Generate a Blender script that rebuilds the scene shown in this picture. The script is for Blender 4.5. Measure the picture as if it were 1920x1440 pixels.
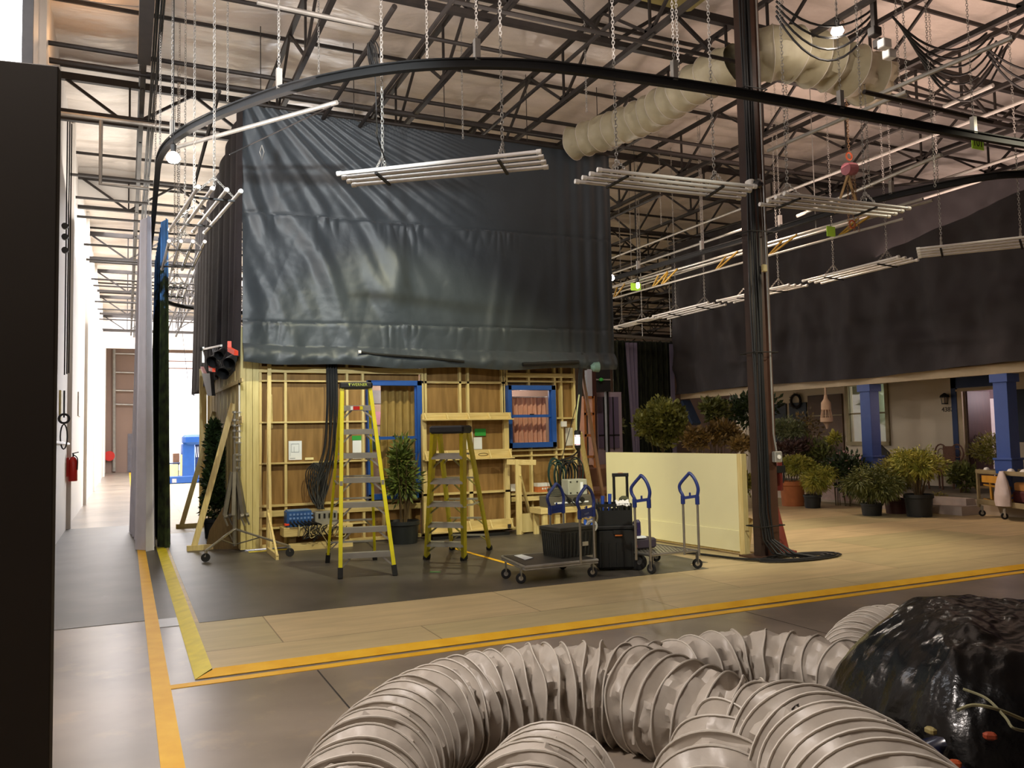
import bpy, bmesh, math, random
from mathutils import Vector, Matrix, noise
random.seed(7)
SC = bpy.context.scene
for o in list(bpy.data.objects): bpy.data.objects.remove(o)
COL = SC.collection
V = Vector
PI = math.pi

# ------------------------------------------------------------ camera (1920 x 1440)
FPX = 1560.0
EYE = V((0.0, 0.0, 1.7))
# rows: world axes expressed in camera space (x along the set front, y down the hallway, z up)
RW = Matrix(((0.90724748, -0.00726191, -0.42053451), (-0.42008478, -0.06498549, -0.90515505), (-0.02075548, 0.99785979, -0.06200854)))
cam_d = bpy.data.cameras.new('camera'); cam = bpy.data.objects.new('camera', cam_d); COL.objects.link(cam)
cam_d.sensor_fit = 'HORIZONTAL'; cam_d.sensor_width = 36.0; cam_d.lens = 36.0 * FPX / 1920.0
cam_d.clip_start = 0.05; cam_d.clip_end = 200
cam.matrix_world = Matrix.Translation(EYE) @ RW.to_4x4()
SC.camera = cam

# ------------------------------------------------------------ view and world
vs = SC.view_settings
SC.display_settings.display_device = 'sRGB'
vs.view_transform = 'Standard'; vs.look = 'None'; vs.gamma = 1.0; vs.use_curve_mapping = False
vs.exposure = 0.0
W = bpy.data.worlds.new('world'); SC.world = W; W.use_nodes = True
W.node_tree.nodes['Background'].inputs[0].default_value = (0.85, 0.92, 1.0, 1)
W.node_tree.nodes['Background'].inputs[1].default_value = 0.6

def light(kind, name, loc, power, color=(1, 1, 1), size=0.3, target=None, angle=None, blend=0.5, sy=None):
    d = bpy.data.lights.new(name, kind); d.energy = power; d.color = color
    if kind == 'AREA':
        d.size = size
        if sy: d.shape = 'RECTANGLE'; d.size_y = sy
    else: d.shadow_soft_size = size
    if kind == 'SPOT': d.spot_size = math.radians(angle or 60); d.spot_blend = blend
    o = bpy.data.objects.new(name, d); COL.objects.link(o); o.location = loc
    if target is not None: o.rotation_euler = (V(target) - V(loc)).to_track_quat('-Z', 'Y').to_euler()
    return o
WARM = (1.0, 0.80, 0.58); TUNG = (1.0, 0.66, 0.38); PINK = (1.0, 0.80, 0.74); COOL = (0.86, 0.95, 1.0); GREENY = (1.0, 0.96, 0.72)
# stage floods placed by how the set is lit, no fixtures modelled; fills marked
light('SPOT', 'key_flood', (0.6, 3.4, 5.0), 2600, (0.90, 0.98, 1.0), 0.08, (2.6, 13.2, 4.7), 40, 0.9)
light('SPOT', 'wall_flood', (3.4, 8.6, 6.8), 1150, (1.0, 0.95, 0.62), 0.10, (4.6, 13.4, 0.4), 66, 0.45)
light('SPOT', 'flat_fill', (3.6, 3.0, 6.4), 1500, (1.0, 0.98, 0.80), 0.10, (7.4, 10.4, 0.7), 32, 0.7)  # spot added to brighten the cream flat
light('SPOT', 'right_flood', (12.5, 5.2, 6.6), 1150, (1.0, 0.90, 0.66), 0.12, (7.8, 10.6, 0.3), 56, 0.8)
light('SPOT', 'porch_flood', (11.0, 14.0, 7.0), 1300, (1.0, 0.74, 0.56), 0.25, (12.2, 9.6, 0.0), 70, 0.9)
light('AREA', 'near_flood', (-0.7, 3.2, 5.4), 250, (1.0, 0.90, 0.84), 0.7, (1.3, 3.9, 0), sy=0.8)
light('AREA', 'roof_bounce', (3.5, 7.5, 5.9), 235, (1.0, 0.87, 0.80), 5.0, (3.5, 8.5, 9), sy=5.0)  # unseen upward fill panel added for bounced light, like the other roof bounces
light('AREA', 'roof_bounce_right', (13.0, 10.0, 5.9), 230, (1.0, 0.72, 0.60), 5.0, (13, 10.5, 9), sy=6.0)
light('AREA', 'roof_bounce_hall', (0.5, 22, 6.0), 300, (1.0, 0.95, 0.88), 3.0, (0.5, 22.5, 9), sy=10.0)
light('POINT', 'wall_tungsten', (-0.55, 13.7, 7.75), 22, (1.0, 0.55, 0.25), 0.1)
light('AREA', 'roof_bounce_far', (24.0, 16.0, 5.9), 260, (1.0, 0.72, 0.6), 6.0, (24, 16, 9), sy=8.0)
# unseen area lamps added for the hall's daylight
light('AREA', 'hall_fill_top', (1.6, 38, 8.3), 4200, (1.0, 0.97, 0.98), 4.5, (1.6, 38, 0), sy=24.0)
light('AREA', 'hall_fill_side', (7.2, 37, 4.0), 5200, (1.0, 0.98, 1.0), 5.0, (-1.1, 35, 3.0), sy=18.0)

# ------------------------------------------------------------ point helpers: a picture ray met with a real plane
def ray(x, y): return RW @ V((x - 960.0, 720.0 - y, -FPX))
def PZ(x, y, z=0.0):
    v = ray(x, y); return EYE + v * ((z - EYE.z) / v.z)
def PX(x, y, X):
    v = ray(x, y); return EYE + v * (X / v.x)
def PY(x, y, Y):
    v = ray(x, y); return EYE + v * (Y / v.y)
def PD(x, y, base):
    """point on the ray at the same ground distance as base"""
    v = ray(x, y); return EYE + v * (math.hypot(base[0], base[1]) / math.hypot(v.x, v.y))

# ------------------------------------------------------------ materials
def lin(h):
    h = h.lstrip('#'); c = [int(h[i:i + 2], 16) / 255 for i in (0, 2, 4)]
    return tuple((x / 12.92 if x <= .04045 else ((x + .055) / 1.055) ** 2.4) for x in c)
MATS = {}
def mat(name, col, rough=0.6, metal=0.0, var=0.12, scale=6.0, bump=0.0, bscale=40.0, emit=None, estr=1.0, stretch=None, col2=None, coat=0.0, trans=0.0, spec=None, sheen=0.0):
    if name in MATS: return MATS[name]
    m = bpy.data.materials.new(name); m.use_nodes = True; n = m.node_tree.nodes; l = m.node_tree.links
    b = n['Principled BSDF']; c = lin(col) if isinstance(col, str) else col
    b.inputs['Roughness'].default_value = rough; b.inputs['Metallic'].default_value = metal
    tc = n.new('ShaderNodeTexCoord'); mp = n.new('ShaderNodeMapping'); l.new(tc.outputs['Object'], mp.inputs[0])
    if stretch: mp.inputs['Scale'].default_value = stretch
    if var > 0 or col2:
        nz = n.new('ShaderNodeTexNoise'); nz.inputs['Scale'].default_value = scale; nz.inputs['Detail'].default_value = 5
        l.new(mp.outputs[0], nz.inputs['Vector'])
        r = n.new('ShaderNodeValToRGB'); l.new(nz.outputs[0], r.inputs[0])
        c2 = lin(col2) if col2 else tuple(x * (1 + var) for x in c)
        c1 = c if col2 else tuple(x * (1 - var) for x in c)
        r.color_ramp.elements[0].position = .35; r.color_ramp.elements[1].position = .65
        r.color_ramp.elements[0].color = (*c1, 1); r.color_ramp.elements[1].color = (*c2, 1)
        l.new(r.outputs[0], b.inputs['Base Color'])
    else: b.inputs['Base Color'].default_value = (*c, 1)
    if bump:
        nb = n.new('ShaderNodeTexNoise'); nb.inputs['Scale'].default_value = bscale; nb.inputs['Detail'].default_value = 4
        l.new(mp.outputs[0], nb.inputs['Vector']); bp = n.new('ShaderNodeBump'); bp.inputs['Strength'].default_value = bump; bp.inputs['Distance'].default_value = .02
        l.new(nb.outputs[0], bp.inputs['Height']); l.new(bp.outputs[0], b.inputs['Normal'])
    if emit: b.inputs['Emission Color'].default_value = (*lin(emit), 1); b.inputs['Emission Strength'].default_value = estr
    if coat: b.inputs['Coat Weight'].default_value = coat
    if trans: b.inputs['Transmission Weight'].default_value = trans
    if sheen: b.inputs['Sheen Weight'].default_value = sheen
    if spec is not None: b.inputs['Specular IOR Level'].default_value = spec
    MATS[name] = m; return m

def wood(name, c1, c2, axis='Z', rough=0.6, scale=3.0):
    st = {'Z': (14, 14, 1), 'X': (1, 14, 14), 'Y': (14, 1, 14)}[axis]
    return mat(name, c1, rough, col2=c2, scale=scale, stretch=st, bump=.08, bscale=6)

PINE = wood('pine', '#cdb676', '#dcc98e'); PINEX = wood('pine_across', '#c9b173', '#dac68a', 'X')
PLY = mat('ply_skin', '#7d5e2e', .7, col2='#977440', scale=2.2, stretch=(6, 6, .7))
PLYSIDE = mat('ply_side', '#b9a468', .7, col2='#cfbd84', scale=2, stretch=(5, 5, .5))
DARKWOOD = mat('dark_wood', '#6d5a35', .7, var=.15, stretch=(8, 8, 1))
CREAM = mat('cream_board', '#e6dfb0', .75, var=.02, scale=2)
ORANGEW = mat('cedar', '#b07038', .6, var=.12)
STEEL = mat('roof_steel', '#2b2623', .6, .2, var=.2)
STEEL2 = mat('column_steel', '#4a2f22', .5, .1, var=.12)
BLACK = mat('black_metal', '#141414', .5, .1, var=.2)
BLACKP = mat('black_plastic', '#17181a', .45, var=.15)
RUBBER = mat('rubber', '#151515', .8, var=.1)
CABLE = mat('black_cable', '#101112', .55, var=.15)
CHROME = mat('zinc', '#b9b7b0', .32, .9, var=.08)
ALU = mat('aluminium', '#aaa9a4', .38, .6, var=.06)
GALV = mat('galvanised', '#a9a6a0', .4, .5, var=.1)
WHITEP = mat('white_paint', '#e9e7e2', .5, var=.03)
YELLOWF = mat('fibreglass_yellow', '#d9cf12', .42, var=.05)
YTAPE = mat('yellow_tape', '#e8b01c', .5, col2='#f2c030', scale=5)
YTAPE2 = mat('yellow_tape_pale', '#dccb30', .5, var=.1)
BLUEP = mat('blue_paint', '#1f4f9c', .45, var=.06)
BLUEH = mat('blue_handle', '#20306e', .4, var=.06)
TUBE = mat('tube_white', '#dcd9d6', .22, .0, var=.02, coat=.4)
REDP = mat('red_paint', '#c8261c', .35, var=.05)
REDC = mat('red_clamp', '#ea4a2a', .4, var=.03)
PAPER = mat('paper', '#e9eef2', .8, var=.02)
GREENP = mat('green_paper', '#2f9a3c', .7, var=.03)
LIME = mat('lime_tag', '#c4ff52', .6, var=.03, emit='#7be02a', estr=.0)
TERRA = mat('terracotta', '#b06a3c', .8, var=.1)
POTB = mat('nursery_pot', '#1d2224', .5, var=.15)
SOIL = mat('soil', '#2b2018', .95, var=.3, scale=40)
GLASS = bpy.data.materials.new('window_glass'); GLASS.use_nodes = True
_n = GLASS.node_tree.nodes; _l = GLASS.node_tree.links; _t = _n.new('ShaderNodeBsdfTransparent'); _g = _n.new('ShaderNodeBsdfGlossy'); _g.inputs['Roughness'].default_value = .05
_x = _n.new('ShaderNodeMixShader'); _x.inputs[0].default_value = .05; _l.new(_t.outputs[0], _x.inputs[1]); _l.new(_g.outputs[0], _x.inputs[2]); _l.new(_x.outputs[0], _n['Material Output'].inputs[0])

def bricktex(name, c1, c2, cm, bw, rh, mortar=.004, rough=.7, nscale=2.0, namt=.25, stretch=(1, 1, 1), coord='Object', bump=0.0, offset=0.5, rot=(0, 0, 0)):
    m = bpy.data.materials.new(name); m.use_nodes = True; n = m.node_tree.nodes; l = m.node_tree.links; b = n['Principled BSDF']
    tc = n.new('ShaderNodeTexCoord'); mp = n.new('ShaderNodeMapping'); mp.inputs['Rotation'].default_value = rot; l.new(tc.outputs[coord], mp.inputs[0])
    br = n.new('ShaderNodeTexBrick'); l.new(mp.outputs[0], br.inputs['Vector'])
    br.inputs['Color1'].default_value = (*lin(c1), 1); br.inputs['Color2'].default_value = (*lin(c2), 1); br.inputs['Mortar'].default_value = (*lin(cm), 1)
    br.inputs['Scale'].default_value = 1; br.inputs['Brick Width'].default_value = bw; br.inputs['Row Height'].default_value = rh; br.inputs['Mortar Size'].default_value = mortar
    br.offset = offset; br.inputs['Bias'].default_value = -.2
    nz = n.new('ShaderNodeTexNoise'); nz.inputs['Scale'].default_value = nscale; nz.inputs['Detail'].default_value = 6
    mp2 = n.new('ShaderNodeMapping'); mp2.inputs['Scale'].default_value = stretch; l.new(tc.outputs[coord], mp2.inputs[0]); l.new(mp2.outputs[0], nz.inputs['Vector'])
    mx = n.new('ShaderNodeMix'); mx.data_type = 'RGBA'; mx.blend_type = 'MULTIPLY'; mx.inputs[0].default_value = 1
    rr = n.new('ShaderNodeValToRGB'); rr.color_ramp.elements[0].position = .3; rr.color_ramp.elements[1].position = .7
    rr.color_ramp.elements[0].color = (1 - namt,) * 3 + (1,); rr.color_ramp.elements[1].color = (1, 1, 1, 1)
    l.new(nz.outputs[0], rr.inputs[0]); l.new(br.outputs['Color'], mx.inputs[6]); l.new(rr.outputs[0], mx.inputs[7]); l.new(mx.outputs[2], b.inputs['Base Color'])
    b.inputs['Roughness'].default_value = rough
    if bump:
        bp = n.new('ShaderNodeBump'); bp.inputs['Strength'].default_value = bump; bp.inputs['Distance'].default_value = .01
        bp.invert = True; l.new(br.outputs['Fac'], bp.inputs['Height']); l.new(bp.outputs[0], b.inputs['Normal'])
    return m
DECK = bricktex('plywood_deck', '#d0b98c', '#b3aa7c', '#8d7a56', 2.44, 1.22, .006, .5, 1.4, .22, (1, 5, 1))
SIDING = bricktex('white_siding', '#d8c9ae', '#d2c3a8', '#8f8169', 30, .13, .008, .6, 1, .08, bump=.4, rot=(PI / 2, 0, PI / 2))
CONC = mat('concrete', '#93877a', .30, col2='#746a5f', scale=.9, bump=.05, bscale=3)
def speckle(m, scale, c, lo, hi, amt=.6, sc=(1, 1, 1)):
    n = m.node_tree.nodes; l = m.node_tree.links; b = n['Principled BSDF']
    src = b.inputs['Base Color'].links[0].from_socket
    tc = n.new('ShaderNodeTexCoord'); mp = n.new('ShaderNodeMapping'); mp.inputs['Scale'].default_value = sc; l.new(tc.outputs['Object'], mp.inputs[0])
    nz = n.new('ShaderNodeTexNoise'); nz.inputs['Scale'].default_value = scale; nz.inputs['Detail'].default_value = 8; nz.inputs['Roughness'].default_value = .65
    l.new(mp.outputs[0], nz.inputs['Vector'])
    r = n.new('ShaderNodeValToRGB'); r.color_ramp.elements[0].position = lo; r.color_ramp.elements[1].position = hi
    r.color_ramp.elements[0].color = (0, 0, 0, 1); r.color_ramp.elements[1].color = (amt, amt, amt, 1); l.new(nz.outputs[0], r.inputs[0])
    mx = n.new('ShaderNodeMix'); mx.data_type = 'RGBA'; l.new(r.outputs[0], mx.inputs[0]); l.new(src, mx.inputs[6]); mx.inputs[7].default_value = (*lin(c), 1)
    l.new(mx.outputs[2], b.inputs['Base Color'])
speckle(CONC, 2.2, '#bda47a', .55, .70, .32, (1, 1, 1))
speckle(CONC, 7, '#4e463c', .62, .74, .22, (1, 1, 1))
DARKF = mat('dark_floor_paint', '#46423d', .42, col2='#57524b', scale=1.5, bump=.03, bscale=5)
speckle(DARKF, 5, '#7d7870', .62, .75, .35, (1, .25, 1))
WALLW = mat('tilt_wall_white', '#dcd6cf', .6, var=.05, scale=.6)
ENDW = mat('end_wall', '#8b7468', .7, var=.06, scale=.5)
INSUL = mat('insulation_foil', '#c9beb4', .36, var=.08, scale=1.2, bump=.9, bscale=4, stretch=(1, 2.2, 1))
DRAPE = mat('black_drape', '#333a40', .47, var=.06, scale=3, sheen=.2, bump=.15, bscale=14)
DRAPE2 = mat('black_drape_matte', '#241f22', .8, var=.1, scale=2, bump=.2, bscale=8)
CURTW = mat('white_curtain', '#e2e2ee', .55, var=.03)
PANELD = mat('dark_panel', '#2e2820', .75, var=.08, scale=1.2)

# ------------------------------------------------------------ mesh builder
class MB:
    def __init__(s): s.v = []; s.f = []
    def add(s, vs, fs):
        k = len(s.v); s.v += [tuple(a) for a in vs]; s.f += [tuple(i + k for i in f) for f in fs]; return s
    def box(s, c, d, M=None):
        x, y, z = d[0] / 2, d[1] / 2, d[2] / 2; c = V(c)
        vs = [V((a * x, b * y, e * z)) for a in (-1, 1) for b in (-1, 1) for e in (-1, 1)]
        if M is not None: vs = [M @ v for v in vs]
        return s.add([c + v for v in vs], [(0, 1, 3, 2), (4, 6, 7, 5), (0, 4, 5, 1), (2, 3, 7, 6), (0, 2, 6, 4), (1, 5, 7, 3)])
    def bb(s, lo, hi):
        lo = V(lo); hi = V(hi); return s.box((lo + hi) / 2, hi - lo)
    def bevbox(s, c, d, r, M=None):
        """box with chamfered vertical edges and top rim"""
        x, y, z = d[0] / 2, d[1] / 2, d[2] / 2; c = V(c)
        def ring(X, Y, Z, q): return [V(p) for p in ((X - q, -Y, Z), (X, -Y + q, Z), (X, Y - q, Z), (X - q, Y, Z), (-X + q, Y, Z), (-X, Y - q, Z), (-X, -Y + q, Z), (-X + q, -Y, Z))]
        rs = [ring(x - r, y - r, -z, r), ring(x, y, -z + r, r), ring(x, y, z - r, r), ring(x - r, y - r, z, r)]
        vs = [p for q in rs for p in q]
        if M is not None: vs = [M @ v for v in vs]
        fs = [tuple(reversed(range(8))), tuple(range(24, 32))]
        for i in range(3):
            for j in range(8): a = i * 8 + j; b = i * 8 + (j + 1) % 8; fs.append((a, b, b + 8, a + 8))
        return s.add([c + v for v in vs], fs)
    def bar(s, p, q, w, h=None, up=(0, 0, 1)):
        p = V(p); q = V(q); h = h or w; d = q - p; L = d.length
        if L < 1e-6: return s
        z = d / L; u = V(up)
        if abs(z.dot(u)) > .99: u = V((0, 1, 0))
        x = u.cross(z).normalized(); y = z.cross(x)
        M = Matrix((x, y, z)).transposed()
        return s.box((p + q) / 2, (w, h, L), M)
    def tube(s, pts, r, n=8, cap=True, closed=False):
        pts = [V(p) for p in pts]; m = len(pts)
        rr = r if isinstance(r, (list, tuple)) else [r] * m
        rings = []; pu = None
        for i, p in enumerate(pts):
            if closed: d = pts[(i + 1) % m] - pts[i - 1]
            else: d = pts[min(i + 1, m - 1)] - pts[max(i - 1, 0)]
            if d.length < 1e-9: d = V((0, 0, 1))
            d.normalize()
            if pu is None:
                pu = V((0, 0, 1)) if abs(d.z) < .9 else V((1, 0, 0))
            x = pu - d * pu.dot(d)
            if x.length < 1e-6: x = d.orthogonal()
            x.normalize(); pu = x; y = d.cross(x)
            rings.append([p + (x * math.cos(2 * PI * k / n) + y * math.sin(2 * PI * k / n)) * rr[i] for k in range(n)])
        vs = [v for q in rings for v in q]; fs = []
        for i in range(m if closed else m - 1):
            for k in range(n):
                a = i * n + k; b = i * n + (k + 1) % n; j = ((i + 1) % m) * n
                fs.append((a, b, j + (k + 1) % n, j + k))
        if cap and not closed: fs += [tuple(reversed(range(n))), tuple((m - 1) * n + k for k in range(n))]
        return s.add(vs, fs)
    def lathe(s, c, prof, n=20, axis=(0, 0, 1), capb=True, capt=True):
        c = V(c); M = V(axis).to_track_quat('Z', 'Y').to_matrix()
        vs = [c + M @ V((r * math.cos(2 * PI * k / n), r * math.sin(2 * PI * k / n), z)) for r, z in prof for k in range(n)]
        fs = []
        for i in range(len(prof) - 1):
            for k in range(n): a = i * n + k; b = i * n + (k + 1) % n; fs.append((a, b, b + n, a + n))
        if capb: fs.append(tuple(reversed(range(n))))
        if capt: fs.append(tuple((len(prof) - 1) * n + k for k in range(n)))
        return s.add(vs, fs)
    def prism(s, pts, off):
        n = len(pts); pts = [V(p) for p in pts]; off = V(off)
        return s.add(pts + [p + off for p in pts], [tuple(reversed(range(n))), tuple(range(n, 2 * n))] + [(i, (i + 1) % n, (i + 1) % n + n, i + n) for i in range(n)])
    def grid(s, fn, nu, nv):
        vs = [fn(i / nu, j / nv) for j in range(nv + 1) for i in range(nu + 1)]
        return s.add(vs, [(j * (nu + 1) + i, j * (nu + 1) + i + 1, (j + 1) * (nu + 1) + i + 1, (j + 1) * (nu + 1) + i) for j in range(nv) for i in range(nu)])
    def ring(s, c, R, r, axis=(0, 0, 1), n=16, k=6, sx=1.0):
        M = V(axis).to_track_quat('Z', 'Y').to_matrix(); c = V(c)
        return s.tube([c + M @ V((R * sx * math.cos(2 * PI * i / n), R * math.sin(2 * PI * i / n), 0)) for i in range(n)], r, k, closed=True)
    def chain(s, p, q, link=.075, r=.006):
        p = V(p); q = V(q); d = q - p; L = d.length; n = max(2, int(L / (link * .72))); z = d.normalized(); u = z.orthogonal().normalized(); w = z.cross(u)
        for i in range(n):
            c = p + d * ((i + .5) / n); a, b = (u, w) if i % 2 else (w, u)
            pts = []
            for t in range(8):
                an = 2 * PI * t / 8; pts.append(c + z * math.sin(an) * link * .5 + a * math.cos(an) * link * .28)
            s.tube(pts, r, 4, closed=True)
        return s
    def build(s, name, m=None, parent=None, smooth=False, solid=0.0, bevel=0.0):
        me = bpy.data.meshes.new(name)
        o = bpy.data.objects.new(name, me); COL.objects.link(o)
        vs = s.v
        if parent is not None:
            inv = WM(parent).inverted(); vs = [inv @ V(v) for v in vs]; o.parent = parent
        me.from_pydata(vs, [], s.f); me.update()
        if m is not None:
            for k in (m if isinstance(m, (list, tuple)) else [m]): me.materials.append(k)
        if smooth:
            for p in me.polygons: p.use_smooth = True
            try: me.set_sharp_from_angle(angle=math.radians(38))
            except Exception: pass
        if solid: md = o.modifiers.new('solid', 'SOLIDIFY'); md.thickness = solid; md.offset = 0
        if bevel: md = o.modifiers.new('bevel', 'BEVEL'); md.width = bevel; md.segments = 2; md.limit_method = 'ANGLE'
        return o
def WM(o):
    M = Matrix.LocRotScale(o.location, o.rotation_euler, o.scale)
    return WM(o.parent) @ M if o.parent else M

LABELS = {}
def tag(o, label=None, cat=None, group=None, kind=None):
    if label: o['label'] = label
    if cat: o['category'] = cat
    if group: o['group'] = group
    if kind: o['kind'] = kind
    return o
def thing(name, loc, label, cat, group=None, rz=0):
    o = bpy.data.objects.new(name, None); COL.objects.link(o); o.location = loc; o.rotation_euler = (0, 0, rz); o.empty_display_size = .1
    return tag(o, label, cat, group)
def struct(mb, name, m, **k):
    o = mb.build(name, m, **k); o['kind'] = 'structure'; return o
def kids(o): return [c for c in bpy.data.objects if c.parent == o]
def copy_tree(o, parent=None):
    c = o.copy(); COL.objects.link(c); c.parent = parent
    for ch in kids(o): copy_tree(ch, c)
    return c
def flat_text(txt, loc, size, m, parent, name='lettering', normal='-Y', extr=.001, align='CENTER'):
    cu = bpy.data.curves.new(name, 'FONT'); cu.body = txt; cu.size = size; cu.extrude = extr; cu.align_x = align; cu.align_y = 'CENTER'
    cu.materials.append(m)
    o = bpy.data.objects.new(name, cu); COL.objects.link(o)
    R = {'-Y': Matrix.Rotation(PI / 2, 4, 'X'), '-X': Matrix.Rotation(-PI / 2, 4, 'Z') @ Matrix.Rotation(PI / 2, 4, 'X')}[normal] if isinstance(normal, str) else normal
    Mw = Matrix.Translation(V(loc)) @ R
    if parent is not None: o.parent = parent; Mw = WM(parent).inverted() @ Mw
    me = bpy.data.meshes.new_from_object(o.evaluated_get(bpy.context.evaluated_depsgraph_get())); nm = o.name; bpy.data.objects.remove(o)
    o = bpy.data.objects.new(name, me); COL.objects.link(o)
    if parent is not None: o.parent = parent
    o.location = Mw.to_translation(); o.rotation_euler = Mw.to_euler()
    return o
def smoothpath(pts, n=8):
    """Catmull-Rom through the points"""
    P = [V(p) for p in pts]; out = []
    for i in range(len(P) - 1):
        p0 = P[max(i - 1, 0)]; p1 = P[i]; p2 = P[i + 1]; p3 = P[min(i + 2, len(P) - 1)]
        for k in range(n):
            t = k / n
            out.append(.5 * ((2 * p1) + (p2 - p0) * t + (2 * p0 - 5 * p1 + 4 * p2 - p3) * t * t + (3 * p1 - p0 - 3 * p2 + p3) * t ** 3))
    out.append(P[-1]); return out
# ============================================================ SETTING
RZ = 8.6           # roof underside
XR, YB, YN = 42.0, 56.0, -5.0
struct(MB().bb((-1.2, YN, -.2), (XR, YB, -.03)), 'floor', CONC)
struct(MB().bb((.60, 6.73, -.029), (XR, YB - .5, -.003)), 'floor_deck', DECK)
struct(MB().bb((.64, 8.5, -.004), (6.6, 8.9, 0)).bb((.64, 8.9, -.004), (6.9, 17.0, 0)), 'floor_stage_mat', DARKF)
struct(MB().bb((-1.1, 9.0, -.031), (.5, 19.5, -.026)), 'floor_painted_strip', DARKF)
struct(MB().bb((.30, 8.6, -.028), (.5, 9.0, -.0255)), 'floor_patch', mat('pale_patch', '#b9bdc2', .4, var=.05))
# painted and taped lines
struct(MB().bb((.18, -3, -.03), (.30, 55, -.024)), 'trim_1', YTAPE)
struct(MB().prism([(.47, 55, -.028), (.60, 55, .002), (.60, 6.74, .002), (.47, 6.6, -.028)], (0, 0, .003)), 'trim_2', YTAPE2)
struct(MB().prism([(.48, 6.6, -.026), (25, 6.6, -.026), (25, 6.73, .003), (.62, 6.73, .003)], (0, 0, .003)), 'trim_3', YTAPE)
struct(MB().bb((.30, 6.44, -.03), (25, 6.54, -.026)), 'trim_4', YTAPE)
# tape on the dark mat in front of the set: out from the wall, corner beneath the cart, and back
a = PZ(822, 1020); b = PZ(985, 1066); c = PZ(1180, 1050)
def strip(pts, w, z0, z1, m, name):
    mb = MB()
    for p, q in zip(pts, pts[1:]): mb.bar((p[0], p[1], (z0 + z1) / 2), (q[0], q[1], (z0 + z1) / 2), w, z1 - z0)
    return struct(mb, name, m)
def bar_flat(mb, p, q, w, z): 
    d = (V(q) - V(p)); d.z = 0; d.normalize(); s = V((-d.y, d.x, 0)) * w / 2; p = V(p); q = V(q); p.z = q.z = z
    return mb.add([p - s, q - s, q + s, p + s], [(0, 1, 2, 3)])
mb = MB(); bar_flat(mb, a, b, .07, .003); bar_flat(mb, b - V((.03, 0, 0)), c, .07, .004); struct(mb, 'trim_5', YTAPE)
mb = MB()
for x, y0, y1 in ((1.32, -3, 6.42), (5.4, -3, 6.42), (9.5, -3, 6.42)): bar_flat(mb, V((x, y0, 0)), V((x, y1, 0)), .012, -.0285)
struct(mb, 'floor_joint', STEEL)
mb = MB(); bar_flat(mb, V((1.72, 13.42, 0)), V((3.2, 13.42, 0)), .16, .003); struct(mb, 'trim_6', YTAPE2)
mb = MB(); bar_flat(mb, PZ(806, 1073), PZ(826, 1073), .03, .004); struct(mb, 'trim_7', GREENP)

struct(MB().bb((-1.3, YN, -.2), (-1.1, 8.6, 9.5)).bb((-1.3, 8.6, -.2), (-1.1, 11.6, 5.0)).bb((-1.3, 8.6, 8.4), (-1.1, 11.6, 9.5)).bb((-1.3, 11.6, -.2), (-1.1, YB, 9.5)), 'wall_left', WALLW)
# pilasters and joints of the tilt-up wall
mb = MB()
for y in (12.6, 19.5, 27.0, 34.5, 42.0, 49.5): mb.bb((-1.1, y, -.03), (-1.02, y + .35, 8.5))
struct(mb, 'wall_left_pilasters', WALLW)
w = struct(MB().bb((-1.22, 8.6, 5.0), (-1.2, 11.6, 8.4)), 'window_1', mat('daylight_glass', '#ffffff', .4, var=0, emit='#f4f8ff', estr=5.0))
mb = MB()
for z in (5.0, 8.34): mb.bb((-1.2, 8.6, z), (-1.08, 11.6, z + .06))
for y in (8.6, 11.54): mb.bb((-1.2, y, 5.0), (-1.08, y + .06, 8.4))
struct(mb, 'trim_8', STEEL)
struct(MB().bb((-1.3, YN - .2, -.2), (XR, YN, 9.5)), 'wall_near', ENDW)
struct(MB().bb((XR, YN, -.2), (XR + .2, YB, 9.5)), 'wall_right', ENDW)
# far wall, roller door glowing by added emission instead of light falling on it
struct(MB().bb((-1.1, YB - .2, -.03), (1.15, YB, 9.2)).bb((1.15, YB - .2, 7.3), (9, YB, 9.2)).bb((9, YB - .2, -.03), (XR, YB, 9.2)), 'wall_far', ENDW)
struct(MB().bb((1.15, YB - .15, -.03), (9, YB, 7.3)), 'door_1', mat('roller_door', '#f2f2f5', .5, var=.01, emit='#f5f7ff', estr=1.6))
mb = MB()
for z in (6.3, 6.75): mb.bb((1.15, YB - .26, z), (9, YB - .2, z + .06))
struct(mb, 'trim_9', mat('rust_rail', '#b98f7c', .5, var=.1))
struct(MB().bb((.1, YB - .26, 0), (1.0, YB - .2, 2.3)), 'door_2', mat('grey_door', '#63616a', .5))
# ceiling: quilted insulation sagging between the purlins
def ceil(u, v):
    x = -1.1 + u * 43.1; y = YN + v * (YB - YN)
    a = (y / 1.22) % 1.0; b = ((x - .2) / 2.15) % 1.0
    z = RZ - .09 * math.sin(PI * a) ** .6 - .05 * math.sin(PI * b) ** .5 + .06 * noise.noise(V((x * .9, y * 1.6, 0))) + .035 * noise.noise(V((x * 1.1, y * 6, 5)))
    return (x, y, z)
struct(MB().grid(ceil, 300, 520), 'ceiling', INSUL, smooth=True)
struct(MB().bb((-1.3, YN - .2, 9.3), (XR + .2, YB, 9.5)), 'ceiling_deck', ENDW)
# header over the passage (beam between the two bays)
struct(MB().bb((-1.1, 22.5, 7.75), (.3, 22.75, 8.55)).bb((-1.1, 47, 6.6), (9, 47.2, 8.5)), 'wall_header', WALLW)

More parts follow.
